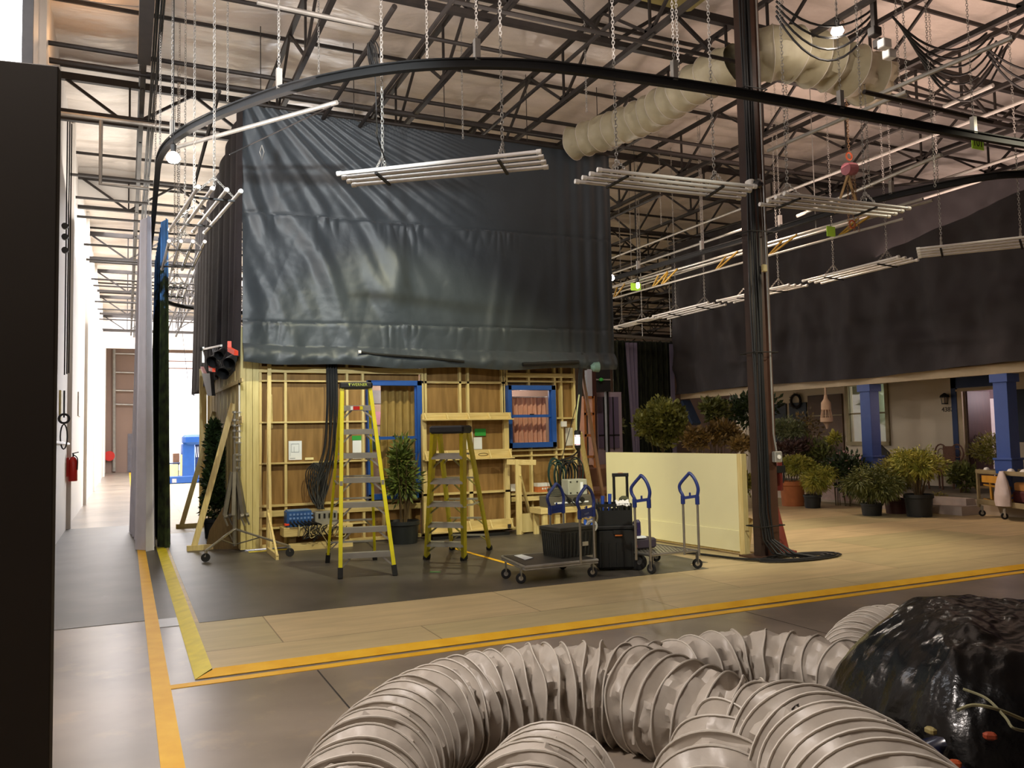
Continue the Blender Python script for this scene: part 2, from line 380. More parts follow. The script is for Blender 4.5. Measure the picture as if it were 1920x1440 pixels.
# ============================================================ ROOF STEEL
GT = 'steel trusses running away under the roof'
def ytruss(x, y0, y1, label, z0=7.3, z1=8.22, big=False):
    t = thing('roof_truss', (x, y0, z0), label, 'roof truss', GT)
    w = .075
    MB().bar((x, y0, z1), (x, y1, z1), w, .07).build('top_chord', STEEL, t)
    MB().bar((x, y0, z0), (x, y1, z0), w, .07).build('bottom_chord', STEEL, t)
    m = MB(); n = int((y1 - y0) / 2.44); s = (y1 - y0) / n
    for i in range(n):
        a = y0 + i * s; b = a + s / 2; c = a + s
        m.bar((x, a, z1), (x, b, z0), .04); m.bar((x, b, z0), (x, c, z1), .04); m.bar((x, b, z0), (x, b, z1), .035)
    for i in range(n): m.box((x, y0 + (i + .5) * s, z0 + .03), (.04, .22, .16))
    m.build('web', STEEL, t)
TL = {1: 'steel truss passing above the left end of the front drape', 2: 'steel truss passing above the nearest tube rack', 3: 'steel truss passing above the right half of the front drape', 4: 'steel truss running beside the ceiling duct behind the steel column', 5: 'steel truss just right of the ceiling duct mouth', 6: 'steel truss above the chain hoist', 7: 'steel truss above the top of the porch drape'}
for i in range(13):
    x = .2 + 2.15 * i
    if i == 0:
        t = thing('roof_beam', (x, 0, 7.2), 'heavy black steel beam with cables strapped to it, running down the hallway above the left wall', 'roof beam')
        MB().bar((x, -4, 7.28), (x, 12.75, 7.28), .17, .30).build('beam', STEEL, t)
        m = MB()
        for k in range(4): m.tube([(x + .11 + .03 * k, -4 + j, 7.2 + .05 * (k % 2) + .04 * math.sin(j * 1.3 + k)) for j in range(0, 58, 1)], .014, 5)
        m.build('cable', CABLE, t)
        ytruss(x, 12.8, 54, 'steel truss running away down the hallway beyond the heavy black beam')
    else:
        ytruss(x, -2, 54, TL.get(i, 'steel truss beyond the porch drape at the far right, mostly hidden'))
GX = 'cross trusses under the roof'
for y in (4.0, 10.2, 16.3, 22.4, 28.5, 34.6, 40.7, 46.8):
    t = thing('cross_truss', (-1.05, y, 7.4), {4.0: 'cross truss nearest the camera at the top edge of the photo', 10.2: 'cross truss above the nearest tube rack, before the front drape', 16.3: 'first cross truss behind the top of the front drape'}.get(y, 'cross truss farther down the hallway, one of the distant row'), 'roof truss', GX)
    MB().bb((-1.1, y - .05, 8.15), (XR, y + .05, 8.28)).build('top_chord', STEEL, t)
    MB().bb((-1.1, y - .05, 7.42), (XR, y + .05, 7.50)).build('bottom_chord', STEEL, t)
    m = MB(); x = -1.05
    while x < XR - 2.2:
        m.bar((x, y, 8.2), (x + 1.07, y, 7.46), .05); m.bar((x + 1.07, y, 7.46), (x + 2.15, y, 8.2), .05); m.bar((x + 1.07, y, 7.46), (x + 1.07, y, 8.2), .035); x += 2.15
    m.build('web', STEEL, t)
GP = 'purlins across the roof'
for i, y in enumerate([1.6 + 2.44 * k for k in range(18)]):
    o = MB().bb((-1.1, y - .018, 8.36), (XR, y + .018, 8.42)).build('purlin', STEEL)
    tag(o, 'thin dark purlin crossing the roof beneath the insulation', 'purlin', GP)
GQ = 'sprinkler and rigging pipes across the roof'
for y, z, r in ((10.75, 7.3, .03), (12.9, 7.3, .035), (13.45, 7.28, .045), (9.35, 7.1, .03), (15.2, 7.2, .035), (18.5, 7.1, .03), (20.2, 7.1, .03), (21.1, 6.9, .03), (24.5, 7.0, .03), (26.0, 6.9, .03), (27.3, 7.1, .03), (29.6, 7.0, .03), (31.4, 7.1, .03), (33.0, 6.8, .03), (36.2, 7.0, .03), (38.4, 6.9, .03), (42.5, 7, .03)):
    o = MB().tube([(-1.05, y, z), (XR - .1, y, z)], r, 8).build('overhead_pipe', STEEL, smooth=True)
    tag(o, {10.75: 'dark pipe crossing under the roof just beyond the curved track', 12.9: 'dark pipe crossing just before the top edge of the front drape', 13.45: 'thicker dark pipe crossing right at the top edge of the front drape', 9.35: 'dark pipe crossing the roof nearest the camera', 15.2: 'first dark pipe crossing the roof behind the front drape'}.get(y, 'dark round pipe crossing under the roof, one of the distant row'), 'pipe', GQ)
GR = 'rigging pipes running away above the set'
for x, y0, y1, z, r in ((3.5, 5, 16, 6.9, .03), (5.93, 5, 15, 7.25, .03), (12.3, 6, 25, 6.6, .03), (15.0, 6, 25, 6.7, .03), (17.2, 6, 24, 6.9, .03), (13.6, 6, 22, 6.0, .025), (10.0, 14, 26, 6.6, .03), (9.0, 14, 26, 6.9, .03), (1.15, 12, 40, 6.6, .03), (1.7, 22, 45, 6.8, .03)):
    o = MB().tube([(x, y0, z), (x, y1, z)], r, 8).build('rigging_pipe', GALV if x > 12 else STEEL, smooth=True)
    tag(o, {3.5: 'straight pipe running away above the nearest tube rack', 5.93: 'straight pipe running away left of the ceiling duct', 12.3: 'straight pipe running away just left of the chain hoist', 13.6: 'lowest straight pipe running away right of the steel column', 15.0: 'straight pipe running away above the porch drape', 17.2: 'straight pipe running away beyond the porch drape', 1.15: 'straight pipe running down the hallway left of the side drape'}.get(x, 'distant straight pipe running away behind the set under the roof'), 'pipe', GR)
# braced gas pipes at the left wall
t = thing('wall_bracket_pipe', (-1.05, 14.5, 6.9), 'grey square pipe frame standing off the top of the white left wall', 'pipe')
MB().tube([(-1.05, 14.6, 6.92), (1.4, 14.6, 6.92)], .04, 8).build('pipe', GALV, t)
MB().tube([(-.4, 14.6, 6.9), (-.4, 14.6, 5.85), (.3, 14.6, 5.85)], .03, 8).build('drop_pipe', GALV, t)

# ============================================================ COLUMN
cx, cy = 7.84, 8.8
t = thing('steel_column', (cx, cy, 0), 'rust-brown square steel column from the wooden deck up to the roof, centre right', 'column')
m = MB().bb((cx + .0, cy - .02, 0), (cx + .17, cy + .18, 8.4)).build('post', STEEL2, t)
MB().bb((cx - .12, cy + .02, 0), (cx - .01, cy + .16, 8.4)).build('inner_post', mat('column_dark', '#33231c', .55, var=.1), t)
MB().bb((cx - .26, cy - .14, 0), (cx + .3, cy + .3, .02)).build('base_plate', STEEL2, t)
cb = thing('cable_bundle', (cx - .15, cy - .1, 0), 'bundle of thick black cables running down the left face of the steel column', 'cable bundle')
for k in range(9):
    x = cx - .19 + .02 * k + .004 * math.sin(k * 5); yy = cy - .06 - .03 * (k % 2)
    pts = [(x + .01 * math.sin(z * 1.3 + k), yy + .01 * math.cos(z * 1.7 + k * 2), z) for z in [8.3 - .35 * i for i in range(23)]]
    ang = -1.0 + .16 * k
    pts += [(x + .03, yy - .03, .25), (x + .10 + .01 * k, yy - .10 - .02 * k, .08), (x + .28 + .02 * k, yy - .22 - .02 * k, .03)]
    MB().tube(pts, .0125, 6).build('cable', CABLE, cb, smooth=True)
for z in (2.75, 4.4, 6.4, .42):
    o = MB().tube([(cx - .21, cy - .12, z), (cx + .18, cy - .12, z + .01), (cx + .18, cy + .19, z), (cx - .21, cy + .19, z)], .008, 6, closed=True).build('strap', BLACK)
    o.name = 'cable_strap'; tag(o, 'black strap tied around the steel column and its cables', 'strap', 'straps around the column')
m = MB()
for k in range(5):
    r = .30 + .05 * k
    m.tube([(cx + .28 + r * 1.35 * math.cos(a / 8 * PI), cy - .28 + (r * .5) * math.sin(a / 8 * PI), .015 + .012 * (k % 2) ) for a in range(16)], .013, 6, closed=True)
for k in range(4):
    P = [PZ(1260, 1036) + V((0, .03 * k, .02)), PZ(1330, 1044) + V((0, .03 * k, .02)), PZ(1400, 1052) + V((0, .03 * k, .02)), PZ(1450, 1054) + V((0, .03 * k, .03))]
    m.tube(smoothpath(P, 6), .013, 6)
tag(m.build('cable_run', CABLE, smooth=True), 'flat run of black cables looping on the deck around the column foot', 'cable')
o = MB().tube([(cx + .12, cy - .04, 8.2), (cx + .12, cy - .04, 1.65), (cx + .15, cy - .05, 1.42)], .012, 8).build('electrical_conduit', GALV, smooth=True)
tag(o, 'thin galvanised conduit running down the right edge of the steel column', 'conduit')
t = thing('outlet_box', (cx + .2, cy - .05, 1.3), 'small grey outlet box at the foot of the conduit on the column', 'outlet')
MB().bevbox((cx + .15, cy - .06, 1.34), (.13, .07, .15), .01).build('box', GALV, t)
MB().lathe((cx + .15, cy - .095, 1.34), [(.0, 0), (.03, 0), (.03, .01)], 12, (0, -1, 0)).build('socket', WHITEP, t)
t = thing('security_camera', (cx, cy, 4.85), 'small white dome security camera on the front of the steel column', 'camera')
p = PY(1413, 347, cy - .12)
MB().bevbox(p + V((-.06, 0, 0)), (.1, .13, .13), .02).build('housing', WHITEP, t)
MB().lathe(p + V((.0, -.05, 0)), [(.075, 0), (.075, .03), (.06, .07), (.03, .095), (.005, .1)], 16, (0.3, -1, -.3)).build('dome', mat('dome_glass', '#26282c', .1, var=0, coat=1), t)
p = PY(1433, 503, cy - .12)
t = thing('thermostat_box', p, 'small yellowed control box hanging from a wire on the steel column', 'control box')
MB().bevbox(p, (.07, .05, .1), .008).build('box', mat('aged_plastic', '#cdbf86', .5), t)
MB().tube([p + V((0, 0, .05)), p + V((.0, 0, .6)), p + V((-.01, 0, 1.3))], .006, 5).build('wire', GALV, t)

# ============================================================ SET WALLS (raw backs of scenery flats)
YW = 13.6
def zz(px, py, Y=YW): return PY(px, py, Y).z
def xx(px, py=850, Y=YW): return PY(px, py, Y).x
def hrail(mb, x0, x1, z0, z1, Y=YW, d=.07): mb.bb((x0, Y, min(z0, z1)), (x1, Y + d, max(z0, z1)))
KHAKI = mat('khaki_curtain', '#a3884a', .8, var=.08); PEACH = mat('peach_curtain', '#d8a088', .8, var=.06)
def window_part(parent, x0, x1, z0, z1, zmid, fr, Y, sill_w=None):
    w = MB()
    w.bb((x0, Y - .06, z0), (x0 + fr * .8, Y + .09, z1)).bb((x1 - fr, Y - .06, z0), (x1, Y + .09, z1))
    w.bb((x0, Y - .06, z1 - fr), (x1, Y + .09, z1)).bb((x0, Y - .06, z0), (x1, Y + .09, z0 + fr * 1.1))
    wf = w.build('window_frame', BLUEP, parent, bevel=.004)
    s = MB().bb((x0 + fr * .7, Y - .02, zmid - .025), (x1 - fr * .9, Y + .05, zmid + .025))
    s.bb((x0 + fr * .8, Y, z0 + fr), (x0 + fr * 1.15, Y + .03, z1 - fr)).bb((x1 - fr * 1.3, Y, z0 + fr), (x1 - fr, Y + .03, z1 - fr))
    s.build('sash', BLUEP, wf)
    MB().bb((x0 + fr, Y + .02, z0 + fr), (x1 - fr, Y + .024, z1 - fr)).build('pane', GLASS, wf)
    MB().bb(((x0 + x1) / 2 - .04, Y - .03, zmid + .025), ((x0 + x1) / 2 + .04, Y - .01, zmid + .04)).build('sash_lock', STEEL, wf)
def curtain(x0, x1, z0, z1, Y, m, label, n=9, amp=.03, name='curtain'):
    def f(u, v):
        x = x0 + (x1 - x0) * u; z = z1 + (z0 - z1) * v
        return (x + .01 * math.sin(v * 9 + u * 30), Y + amp * math.sin(u * n * 2 * PI + .6 * math.sin(v * 3)) * (.55 + .45 * v) , z + .01 * math.sin(u * n * 6.28))
    o = MB().grid(f, 120, 14).build(name, m, smooth=True)
    MB().tube([(x0 - .02, Y, z1), (x1 + .02, Y, z1)], .012, 6).bb((x0 + .02, YW + .1, z1 - .01), (x0 + .04, Y, z1 + .01)).bb((x1 - .04, YW + .1, z1 - .01), (x1 - .02, Y, z1 + .01)).build('rod', WHITEP, o)
    return tag(o, label, 'curtain')

# --- left flat, with the tall window
LF = thing('scenery_wall', (1.9, YW, 0), 'raw plywood back of the left scenery wall with pine framing around the tall blue window', 'scenery wall')
X0, X1 = 1.9, xx(790); zt = 3.5
wx0, wx1 = xx(688), xx(790) - .0; wz0, wz1 = zz(740, 935), zz(740, 714)
sk = MB().bb((X0, YW + .085, .02), (wx0, YW + .1, zt)).bb((wx0, YW + .085, .02), (X1, YW + .1, wz0)).bb((wx0, YW + .085, wz1), (X1, YW + .1, zt))
sk.build('plywood_skin', PLY, LF)
for x in (xx(486) + .02, xx(536), xx(652), xx(684) - .02): MB().bb((x - .02, YW, .02), (x + .02, YW + .085, zt)).build('stud', PINE, LF)
for a, b, z0, z1 in ((X0, X1 + .02, zz(560, 699), zz(560, 688)), (X0, X1, zz(560, 716), zz(560, 713)), (X0, wx0, zz(560, 793), zz(560, 790)), (X0, wx0, zz(560, 869), zz(560, 866)), (X0, wx0, zz(560, 948), zz(560, 944)), (X0, X1, zz(560, 966), zz(560, 955)), (X0, X1, .02, .07), (X0, wx0, zz(500, 993), zz(500, 990)), (wx0, X1, wz0 - .05, wz0 - .01), (X0, X1, zt - .05, zt)):
    m = MB(); hrail(m, a, b, z0, z1, YW - .012, .09); m.build('rail', PINEX, LF)
for x in (3.9, 4.35): MB().bb((x, YW, .07), (x + .04, YW + .085, wz0 - .05)).build('stud', PINE, LF)
window_part(LF, wx0, wx1, wz0, wz1, zz(740, 821), .085, YW - .02)
# corner post of wide boards
m = MB()
for k, (a, b) in enumerate(((1.62, 1.70), (1.705, 1.80), (1.805, 1.9))): m.bb((a, YW - .03 + .004 * k, .02), (b, YW + .1, zt))
tag(m.build('corner_post', mat('pale_board', '#d6c88c', .6, col2='#c8b87a', stretch=(10, 10, .6)), bevel=.004), 'wide pale boarded corner post where the two scenery walls meet', 'corner post')

# --- middle flat: wall behind, and the wagon panel in front of it
MF = thing('scenery_wall', (4.6, YW, 0), 'upper plywood back of the scenery wall between the two blue windows', 'scenery wall')
Xa, Xb = X1 + .02, xx(951) - .02
MB().bb((Xa, YW + .085, .02), (Xb, YW + .1, zt)).build('plywood_skin', PLY, MF)
for x in (Xa + .02, xx(800), xx(865), xx(880), xx(945), Xb - .02): MB().bb((x - .02, YW, .02), (x + .02, YW + .085, zt)).build('stud', PINE, MF)
for z0, z1 in ((zz(860, 719), zz(860, 715)), (.02, .07), (zt - .05, zt)): m = MB(); hrail(m, Xa, Xb, z0, z1); m.build('rail', PINEX, MF)
YM = 13.32
MW = thing('scenery_wagon_panel', (5.3, YM, 0), 'pine framed plywood panel with bracketed ledges, behind the shorter ladder', 'scenery panel')
xa, xb = xx(793, 850, YM), xx(955, 850, YM)
MB().bb((xa, YM + .08, .12), (xb, YM + .095, zz(860, 780, YM))).build('plywood_skin', PLY, MW)
for x0, x1 in ((xa, xa + .07), (xb - .09, xb), (xx(879, 850, YM), xx(879, 850, YM) + .07)): MB().bb((x0, YM, .1), (x1, YM + .08, zz(860, 776, YM))).build('stile', PINE, MW)
for py0, py1 in ((774, 786), (844, 860), (978, 994)):
    z0, z1 = zz(860, py1, YM), zz(860, py0, YM)
    MB().bb((xa - .01, YM - .02, z0), (xb + .04, YM, z1)).build('ledge_board', PINEX, MW)
    MB().bb((xa - .01, YM - .14, z0 - .02), (xb + .04, YM - .02, z0)).build('ledge', PINEX, MW)
    m = MB()
    for k in range(5): x = xa + .02 + (xb - xa - .04) * k / 4; m.prism([(x, YM - .13, z0), (x, YM - .02, z0), (x, YM - .02, z1)], (.02, 0, 0))
    m.build('bracket', PINE, MW)
m = MB(); hrail(m, xa, xb, zz(860, 927, YM), zz(860, 923, YM), YM); m.build('rail', PINEX, MW)
m = MB(); m.bb((xa + .1, YM - .16, 0), (xb - .1, YM + .14, .05)); m.build('wheel_base', BLACK, MW)
for px in (800, 948):
    x = xx(px, 990, YM); MB().bb((x - .03, YM - .17, .12), (x + .03, YM - .15, .18)).build('clamp', STEEL, MW)
slot = MB().tube([(xx(905, 850, YM) + .09 * math.cos(a * PI / 8), YM - .023, zz(905, 852, YM) + .022 * math.sin(a * PI / 8)) for a in range(16)], .005, 4, closed=True).build('hand_slot', DARKWOOD, MW)

# --- right flat with the small window and a shelf
RF = thing('scenery_wall', (6.3, YW, 0), 'raw plywood back of the right scenery wall with the small blue curtained window', 'scenery wall')
Xc, Xd = xx(951) + .0, xx(1082)
vx0, vx1, vz0, vz1 = xx(952), xx(1041), zz(1000, 839), zz(1000, 723)
MB().bb((Xc, YW + .085, .02), (Xd, YW + .1, vz0)).bb((Xc, YW + .085, vz1), (Xd, YW + .1, zt)).bb((vx1, YW + .085, vz0), (Xd, YW + .1, vz1)).build('plywood_skin', PLY, RF)
for x, z0, z1 in ((Xc + .02, .02, vz0), (Xc + .02, vz1, zt), (vx1 + .03, .02, zt), (xx(1056), .02, zt), (xx(997), .02, vz0), (Xd - .02, .02, zt), (xx(995), vz1, zt)): MB().bb((x - .02, YW, z0), (x + .02, YW + .085, z1)).build('stud', PINE, RF)
for a, b, py0, py1, d in ((Xc, Xd - .05, 700, 708, .09), (Xc, Xd, 714, 717, .08), (Xc, Xd, 842, 845, .08), (Xc, Xd, 852, 855, .08), (vx1, Xd, 783, 786, .08)):
    m = MB(); hrail(m, a, b, zz(1010, py1), zz(1010, py0), YW - .012, d); m.build('rail', PINEX, RF)
m = MB(); hrail(m, Xc, Xd, .02, .07); m.build('rail', PINEX, RF)
zs = zz(1010, 922); MB().bb((Xc, YW - .14, zs - .03), (Xd - .1, YW + .08, zs)).bb((Xc, YW - .15, zs - .14), (Xd - .1, YW - .12, zs - .06)).build('shelf', PINEX, RF)
window_part(RF, vx0, vx1, vz0, vz1, zz(1000, 780), .085, YW - .02)
curtain(vx0 + .05, vx1 - .05, vz0 + .03, vz1 - .2, YW + .22, PEACH, 'peach pleated curtain hanging behind the small blue window', 9, .035)
curtain(xx(722), xx(790) + .02, wz0, wz1 + .1, YW + .24, KHAKI, 'khaki curtain gathered to the right behind the tall blue window', 5, .05)
# room beyond the windows
o = MB().bb((2.4, 15.2, 0), (8.0, 15.25, 3.2)).build('room_partition', mat('room_pink', '#b59d92', .8, var=.04)); tag(o, 'pinkish inner room wall seen through the blue windows', 'partition')
m = MB(); 
for i, (x, z, c) in enumerate(((4.05, 2.35, '#8c8b92'), (4.1, 1.95, '#c58ba0'), (4.1, 1.5, '#33503a'))):
    tag(MB().bb((x, 15.17, z), (x + .3, 15.19, z + .25)).build('wall_poster', mat('poster%d' % i, c, .7)), ['small grey', 'small pink', 'small dark green'][i] + ' sheet on the inner wall seen through the tall window', 'poster')
light('POINT', 'room_fill', (4.6, 14.5, 2.6), 38, (1, .88, .74), .2)  # unseen point lights put in to brighten the room behind the windows
light('POINT', 'room_fill_small', (6.9, 14.5, 2.6), 26, (1, .85, .74), .2)

# --- side wall running away from the corner
SW = thing('scenery_wall', (1.66, 16, 0), 'dark boarded side scenery wall running away from the corner post', 'scenery wall')
m = MB()
for k in range(20): m.bb((1.62 + .006 * (k % 2), 13.72 + .29 * k, .02), (1.72, 13.72 + .29 * (k + 1) - .012, 3.4))
m.build('boarding', PLYSIDE, SW)
for p, q in (((398, 738), (455, 712)), ((402, 800), (455, 783)), ((402, 806), (455, 789))):
    a = PX(*p, 1.60); b = PX(*q, 1.60); MB().bar(a, b, .03, .06).build('rail', PINEX, SW)
a = PX(402, 742, 1.6); MB().bb((1.45, 19.3, .02), (1.6, 19.38, 3.3)).build('end_stud', PINE, SW)
# braces propping the side wall
def brace(px, name, label):
    (x0, y0), (x1, y1) = px[0], px[1]
    f = PZ(x0, y0); t = PX(x1, y1, 1.6); T = thing(name, f, label, 'brace', 'timber braces of the side wall')
    MB().bar(f + V((0, 0, .03)), t, .09, .04, up=(0, 1, 0)).build('strut', PINE, T)
    MB().bar(f + V((-.1, 0, .04)), V((1.6, f.y, .04)), .09, .08).build('foot', PINE, T)
brace([(340, 990), (402, 772)], 'timber_brace', 'farther pale timber brace propping the side wall, bright against the hall')
brace([(363, 1032), (437, 757)], 'timber_brace', 'nearer shadowed timber brace propping the side wall beside the light stand')
o = MB().prism([PZ(385, 1030) + V((.0, 0, .0)), PZ(450, 1030), PZ(450, 1030) + V((0, 0, .95)), PZ(425, 1030) + V((0, 0, .75)), PZ(393, 1030) + V((0, 0, .30))], (0, .02, 0)).build('plywood_gusset', DARKWOOD)
tag(o, 'dark slanted plywood offcut standing at the foot of the side wall', 'plywood sheet')

# loose timbers leaning on the left flat
for i, (px0, py0, px1, py1) in enumerate(((503, 1035, 505, 676), (514, 1020, 507, 740), (508, 1037, 503, 730))):
    a = PZ(px0, py0) ; b = PY(px1, py1, YW - .05)
    o = MB().bar(a + V((0, 0, .01)), b, .06 - .01 * i, .03, up=(0, 1, 0)).build('loose_timber', PINE); 
    tag(o, ['tallest thin timber leaning upright on the left flat beside the corner post', 'short thin timber leaning just right of the tallest one', 'middle thin timber leaning between its neighbours by the corner post'][i], 'timber', 'loose timbers leaning by the corner post')
a = PZ(503, 1036); b = PZ(520, 1050)
t = thing('brace_jack', a, 'small pine brace frame standing on the mat right of the corner post', 'brace')
MB().bar(a + V((0, 0, .04)), b + V((0, 0, .04)), .04, .08).build('foot', PINE, t)
MB().bar(a + V((0, 0, .6)), b + V((0, 0, .05)), .03, .03).build('strut', PINE, t)
MB().bar(a + V((0, .0, .05)), a + V((0, 0, .65)), .03, .05).build('upright', PINE, t)

# jacks on the right
def jack(p0, p1, p2, h, label, w=.1):
    """upright board + diagonal + foot"""
    t = thing('brace_jack', p0, label, 'brace')
    MB().bb(p0 + V((-w / 2, -.02, .0)), p0 + V((w / 2, .02, h))).build('upright', PINE, t)
    MB().bar(p0 + V((0.02, -.02, h * .8)), p1, .03, .07, up=(0, 1, 0)).build('strut', PINE, t)
    MB().bar(p0 + V((0, -.03, .03)), p1 + V((.02, 0, .02)), .05, .06).build('foot', PINE, t)
    return t
b0 = PZ(974, 1002); t = jack(b0, PZ(1000, 993) + V((0, 0, .03)), None, 1.28, 'pine brace jack with a slanting strut left of the small bench')
MB().bar(PD(950, 866, b0), PD(1005, 867, b0), .04, .09).build('arm', PINEX, t)
MB().prism([b0 + V((.06, .0, .03)), b0 + V((.38, .0, .03)), b0 + V((.28, 0, .35)), b0 + V((.06, 0, .35))], (0, .02, 0)).build('gusset', PLYSIDE, t)
b1 = PZ(1118, 975); b2 = PD(1087, 812, PZ(1095, 985))
o = MB().bar(b1, b2, .10, .03, up=(0, 1, 0)).build('timber_brace', PINE); tag(o, 'pale slanting timber brace right of the hanging white lamp', 'brace')
# the cedar frame and door leaf behind
pf = PY(1110, 900, 15.2)
t = thing('cedar_frame', (pf.x, 15.2, 0), 'orange-brown open stud frame standing behind the right scenery wall', 'stud frame')
xa2, xb2 = xx(1097, 850, 15.2), xx(1116, 850, 15.2)
MB().bb((xa2, 15.2, 0), (xa2 + .05, 15.4, 2.5)).bb((xb2 - .04, 15.2, 0), (xb2 + .02, 15.4, 2.5)).build('stud', ORANGEW, t)
m = MB()
for z in (.3, .75, 1.2, 1.65, 2.1, 2.45): m.bb((xa2, 15.2, z), (xb2, 15.35, z + .05))
m.build('rail', ORANGEW, t)
o = MB().bb((xb2 + .03, 15.3, 0), (xb2 + .13, 15.5, 3.2)).build('dark_post', mat('maroon_post', '#3a1c16', .5)); tag(o, 'dark maroon post beside the orange-brown stud frame', 'post')
o = MB().bar(PZ(1140, 985) + V((0, 0, 0)), PD(1090, 690, PZ(1140, 985)), .05, .05).build('timber_brace', mat('brown_timber', '#6d4e36', .6)); tag(o, 'long thin brown brace slanting from the ceiling drape to the cream flat', 'brace')  # one even brown, darker than the pine

# little bits stuck on the flats: paper notices
def sheet(px0, py0, px1, py1, Y, m, label, name='paper_notice', cat='paper'):
    a = PY(px0, py0, Y); b = PY(px1, py1, Y)
    o = MB().bb((a.x, Y, b.z), (b.x, Y + .003, a.z)).build(name, m); return tag(o, label, cat, 'papers pinned to the scenery')
INK = mat('pencil_ink', '#7d8790', .7, var=0)
o = sheet(541, 827, 566, 862, YW + .07, PAPER, 'white drawing sheet pinned to the left flat, left of the hanging cable')
m = MB(); A = PY(541, 827, YW + .069); B = PY(566, 862, YW + .069); W_, H_ = B.x - A.x, B.z - A.z
for (a, b, c, d) in ((.2, .15, .8, .17), (.2, .15, .22, .6), (.78, .15, .8, .6), (.2, .58, .8, .6), (.4, .3, .42, .6), (.1, .9, .5, .93), (.12, .12, .13, .8)): m.bb((A.x + a * W_, YW + .067, A.z + c * 0 + min(b, d) * H_), (A.x + c * W_, YW + .069, A.z + max(b, d) * H_))
m.build('drawing_lines', INK, o)
sheet(572, 858, 588, 862, YW + .05, mat('cream_label', '#e8dfa8', .7), 'small cream tag on the left flat below the drawing sheet', 'paper_tag')
sheet(661, 826, 680, 860, YW + .07, PAPER, 'white sheet pinned behind the taller ladder')
sheet(660, 817, 681, 825, YW + .07, GREENP, 'green notice pinned above the white sheet behind the taller ladder')
sheet(867, 810, 887, 842, YM + .06, PAPER, 'wide white sheet on the wagon panel just right of the shorter ladder')
sheet(888, 820, 904, 842, YM + .06, PAPER, 'narrow pale sheet beside the wide white one on the wagon panel')
sheet(890, 804, 911, 817, YM + .06, GREENP, 'green notice on the wagon panel above the narrow sheet')
sheet(1060, 802, 1080, 835, YW + .07, mat('dim_paper', '#c8c6bc', .8), 'pale sheet behind the hanging work lamp on the right wall')
o = MB().bb(PY(1053, 790, YW - .05), PY(1061, 800, YW - .01)).build('switch_plate', WHITEP); tag(o, 'small white switch plate on the stud right of the small window', 'switch')
# cartons on the shelf
a = PY(1005, 921, YW - .05); b = PY(1027, 905, YW - .05)
t = thing('lamp_carton', a, 'orange and white lamp carton on the shelf below the small window', 'carton')
MB().bb((a.x, YW - .12, zs), (b.x, YW + .03, b.z)).build('box', mat('carton_orange', '#c4703a', .6), t)
MB().bb((a.x - .002, YW - .123, b.z - .06), (b.x + .002, YW + .033, b.z + .002)).build('lid', WHITEP, t)
m = MB()
for k in range(3): m.lathe((a.x + .1 + .05 * k, YW - .122, zs + .06), [(.018, 0), (.018, .002)], 10, (0, -1, 0))
m.build('printed_bulbs', WHITEP, t)
o = MB().bb(PY(958, 921, YW - .12) , PY(969, 907, YW + .0)).build('white_carton', WHITEP); o.location.z = 0; tag(o, 'small white carton on the shelf behind the brace jack', 'carton')

# ============================================================ DRAPES
DZ0, DZ1, DX0, DX1, DY = 2.92, 7.0, 1.62, 8.36, 13.36
def fr(u, w, n, ph=0): return math.sin((u * n + ph) * 2 * PI)
def drape(u, v):
    x = DX0 + (DX1 - DX0) * u; z = DZ1 + (DZ0 - DZ1) * v
    L = max(0, 1 - u / .62); R = max(0, (u - .78) / .22)
    s = u + .02 * math.sin(v * 5)
    # folds fan from the top left corner down to the right
    ang = (u + .06) / (v + .22)
    d = .055 * L * (math.sin(ang * 26 + 2 * noise.noise(V((u * 3, v * 2, 1)))) ** 3) * min(1, v * 4)
    d += .03 * L * math.sin(ang * 47 + 3 * noise.noise(V((u * 5, v * 3, 4))))
    # seams with puckers below
    for vs_, a in ((.42, .03), (.845, .035)):
        vs2 = vs_ - .02 * u
        t = v - vs2
        if t > 0: d += a * math.exp(-t * 16) * abs(noise.noise(V((u * 30 + 4 * noise.noise(V((u * 8, 0, 2))), t * 6, vs_ * 9)))) * (1.2 + 2.5 * max(0, noise.noise(V((u * 5, 3, vs_))))) * (1 - .5 * R)
        d -= .012 * math.exp(-(t * 130) ** 2)
    # one long pulled crease at the middle and a pocket right of the bright part
    c = .36 + .02 * math.sin(v * 4); d += .05 * math.exp(-((u - c) * 34) ** 2) * (v > .42) * math.exp(-((v - .66) * 5) ** 2)
    d += .06 * math.exp(-((u - .33) * 9) ** 2 - ((v - .66) * 6) ** 2) + .016 * L * noise.noise(V((u * 34 - v * 9, v * 5, 6)))
    d += .035 * L * abs(noise.noise(V(((u + .22 * v) * 17, v * 2.2, 12))))
    # slanting creases on the right half
    for c0, sl, am in ((.66, -.10, .03), (.72, -.14, .02), (.79, -.16, .018), (.86, -.08, .025)):
        cc = c0 + sl * (v - .5); d += am * math.exp(-((u - cc) * 60) ** 2) * min(1, max(0, (v - .45) * 4))
    d += .03 * R * math.sin(u * 150) + .008 * noise.noise(V((u * 9, v * 6, 2)))
    d += .02 * noise.noise(V((u * 26 - v * 6, v * 4.5, 3))) * (.3 + v) * (.4 + L) + .004 * noise.noise(V((u * 60, v * 40, 3))) * (v > .5) * (L + .15)
    # gathered hem
    if v > .93: h = (v - .93) / .07; d += .10 * math.sin(h * PI * .8) + .025 * noise.noise(V((u * 40, v * 25, 5)))
    zz_ = z - .05 * math.sin(u * 3.1) * max(0, v - .9) * 10 - (.05 * math.sin(u * 21) * max(0, v - .95) * 8)
    return (x, DY - d, zz_)
o = MB().grid(drape, 420, 240).build('black_drape', DRAPE, smooth=True); tag(o, 'large shiny black drape covering the upper front of the set, seams and fanned folds', 'drape')
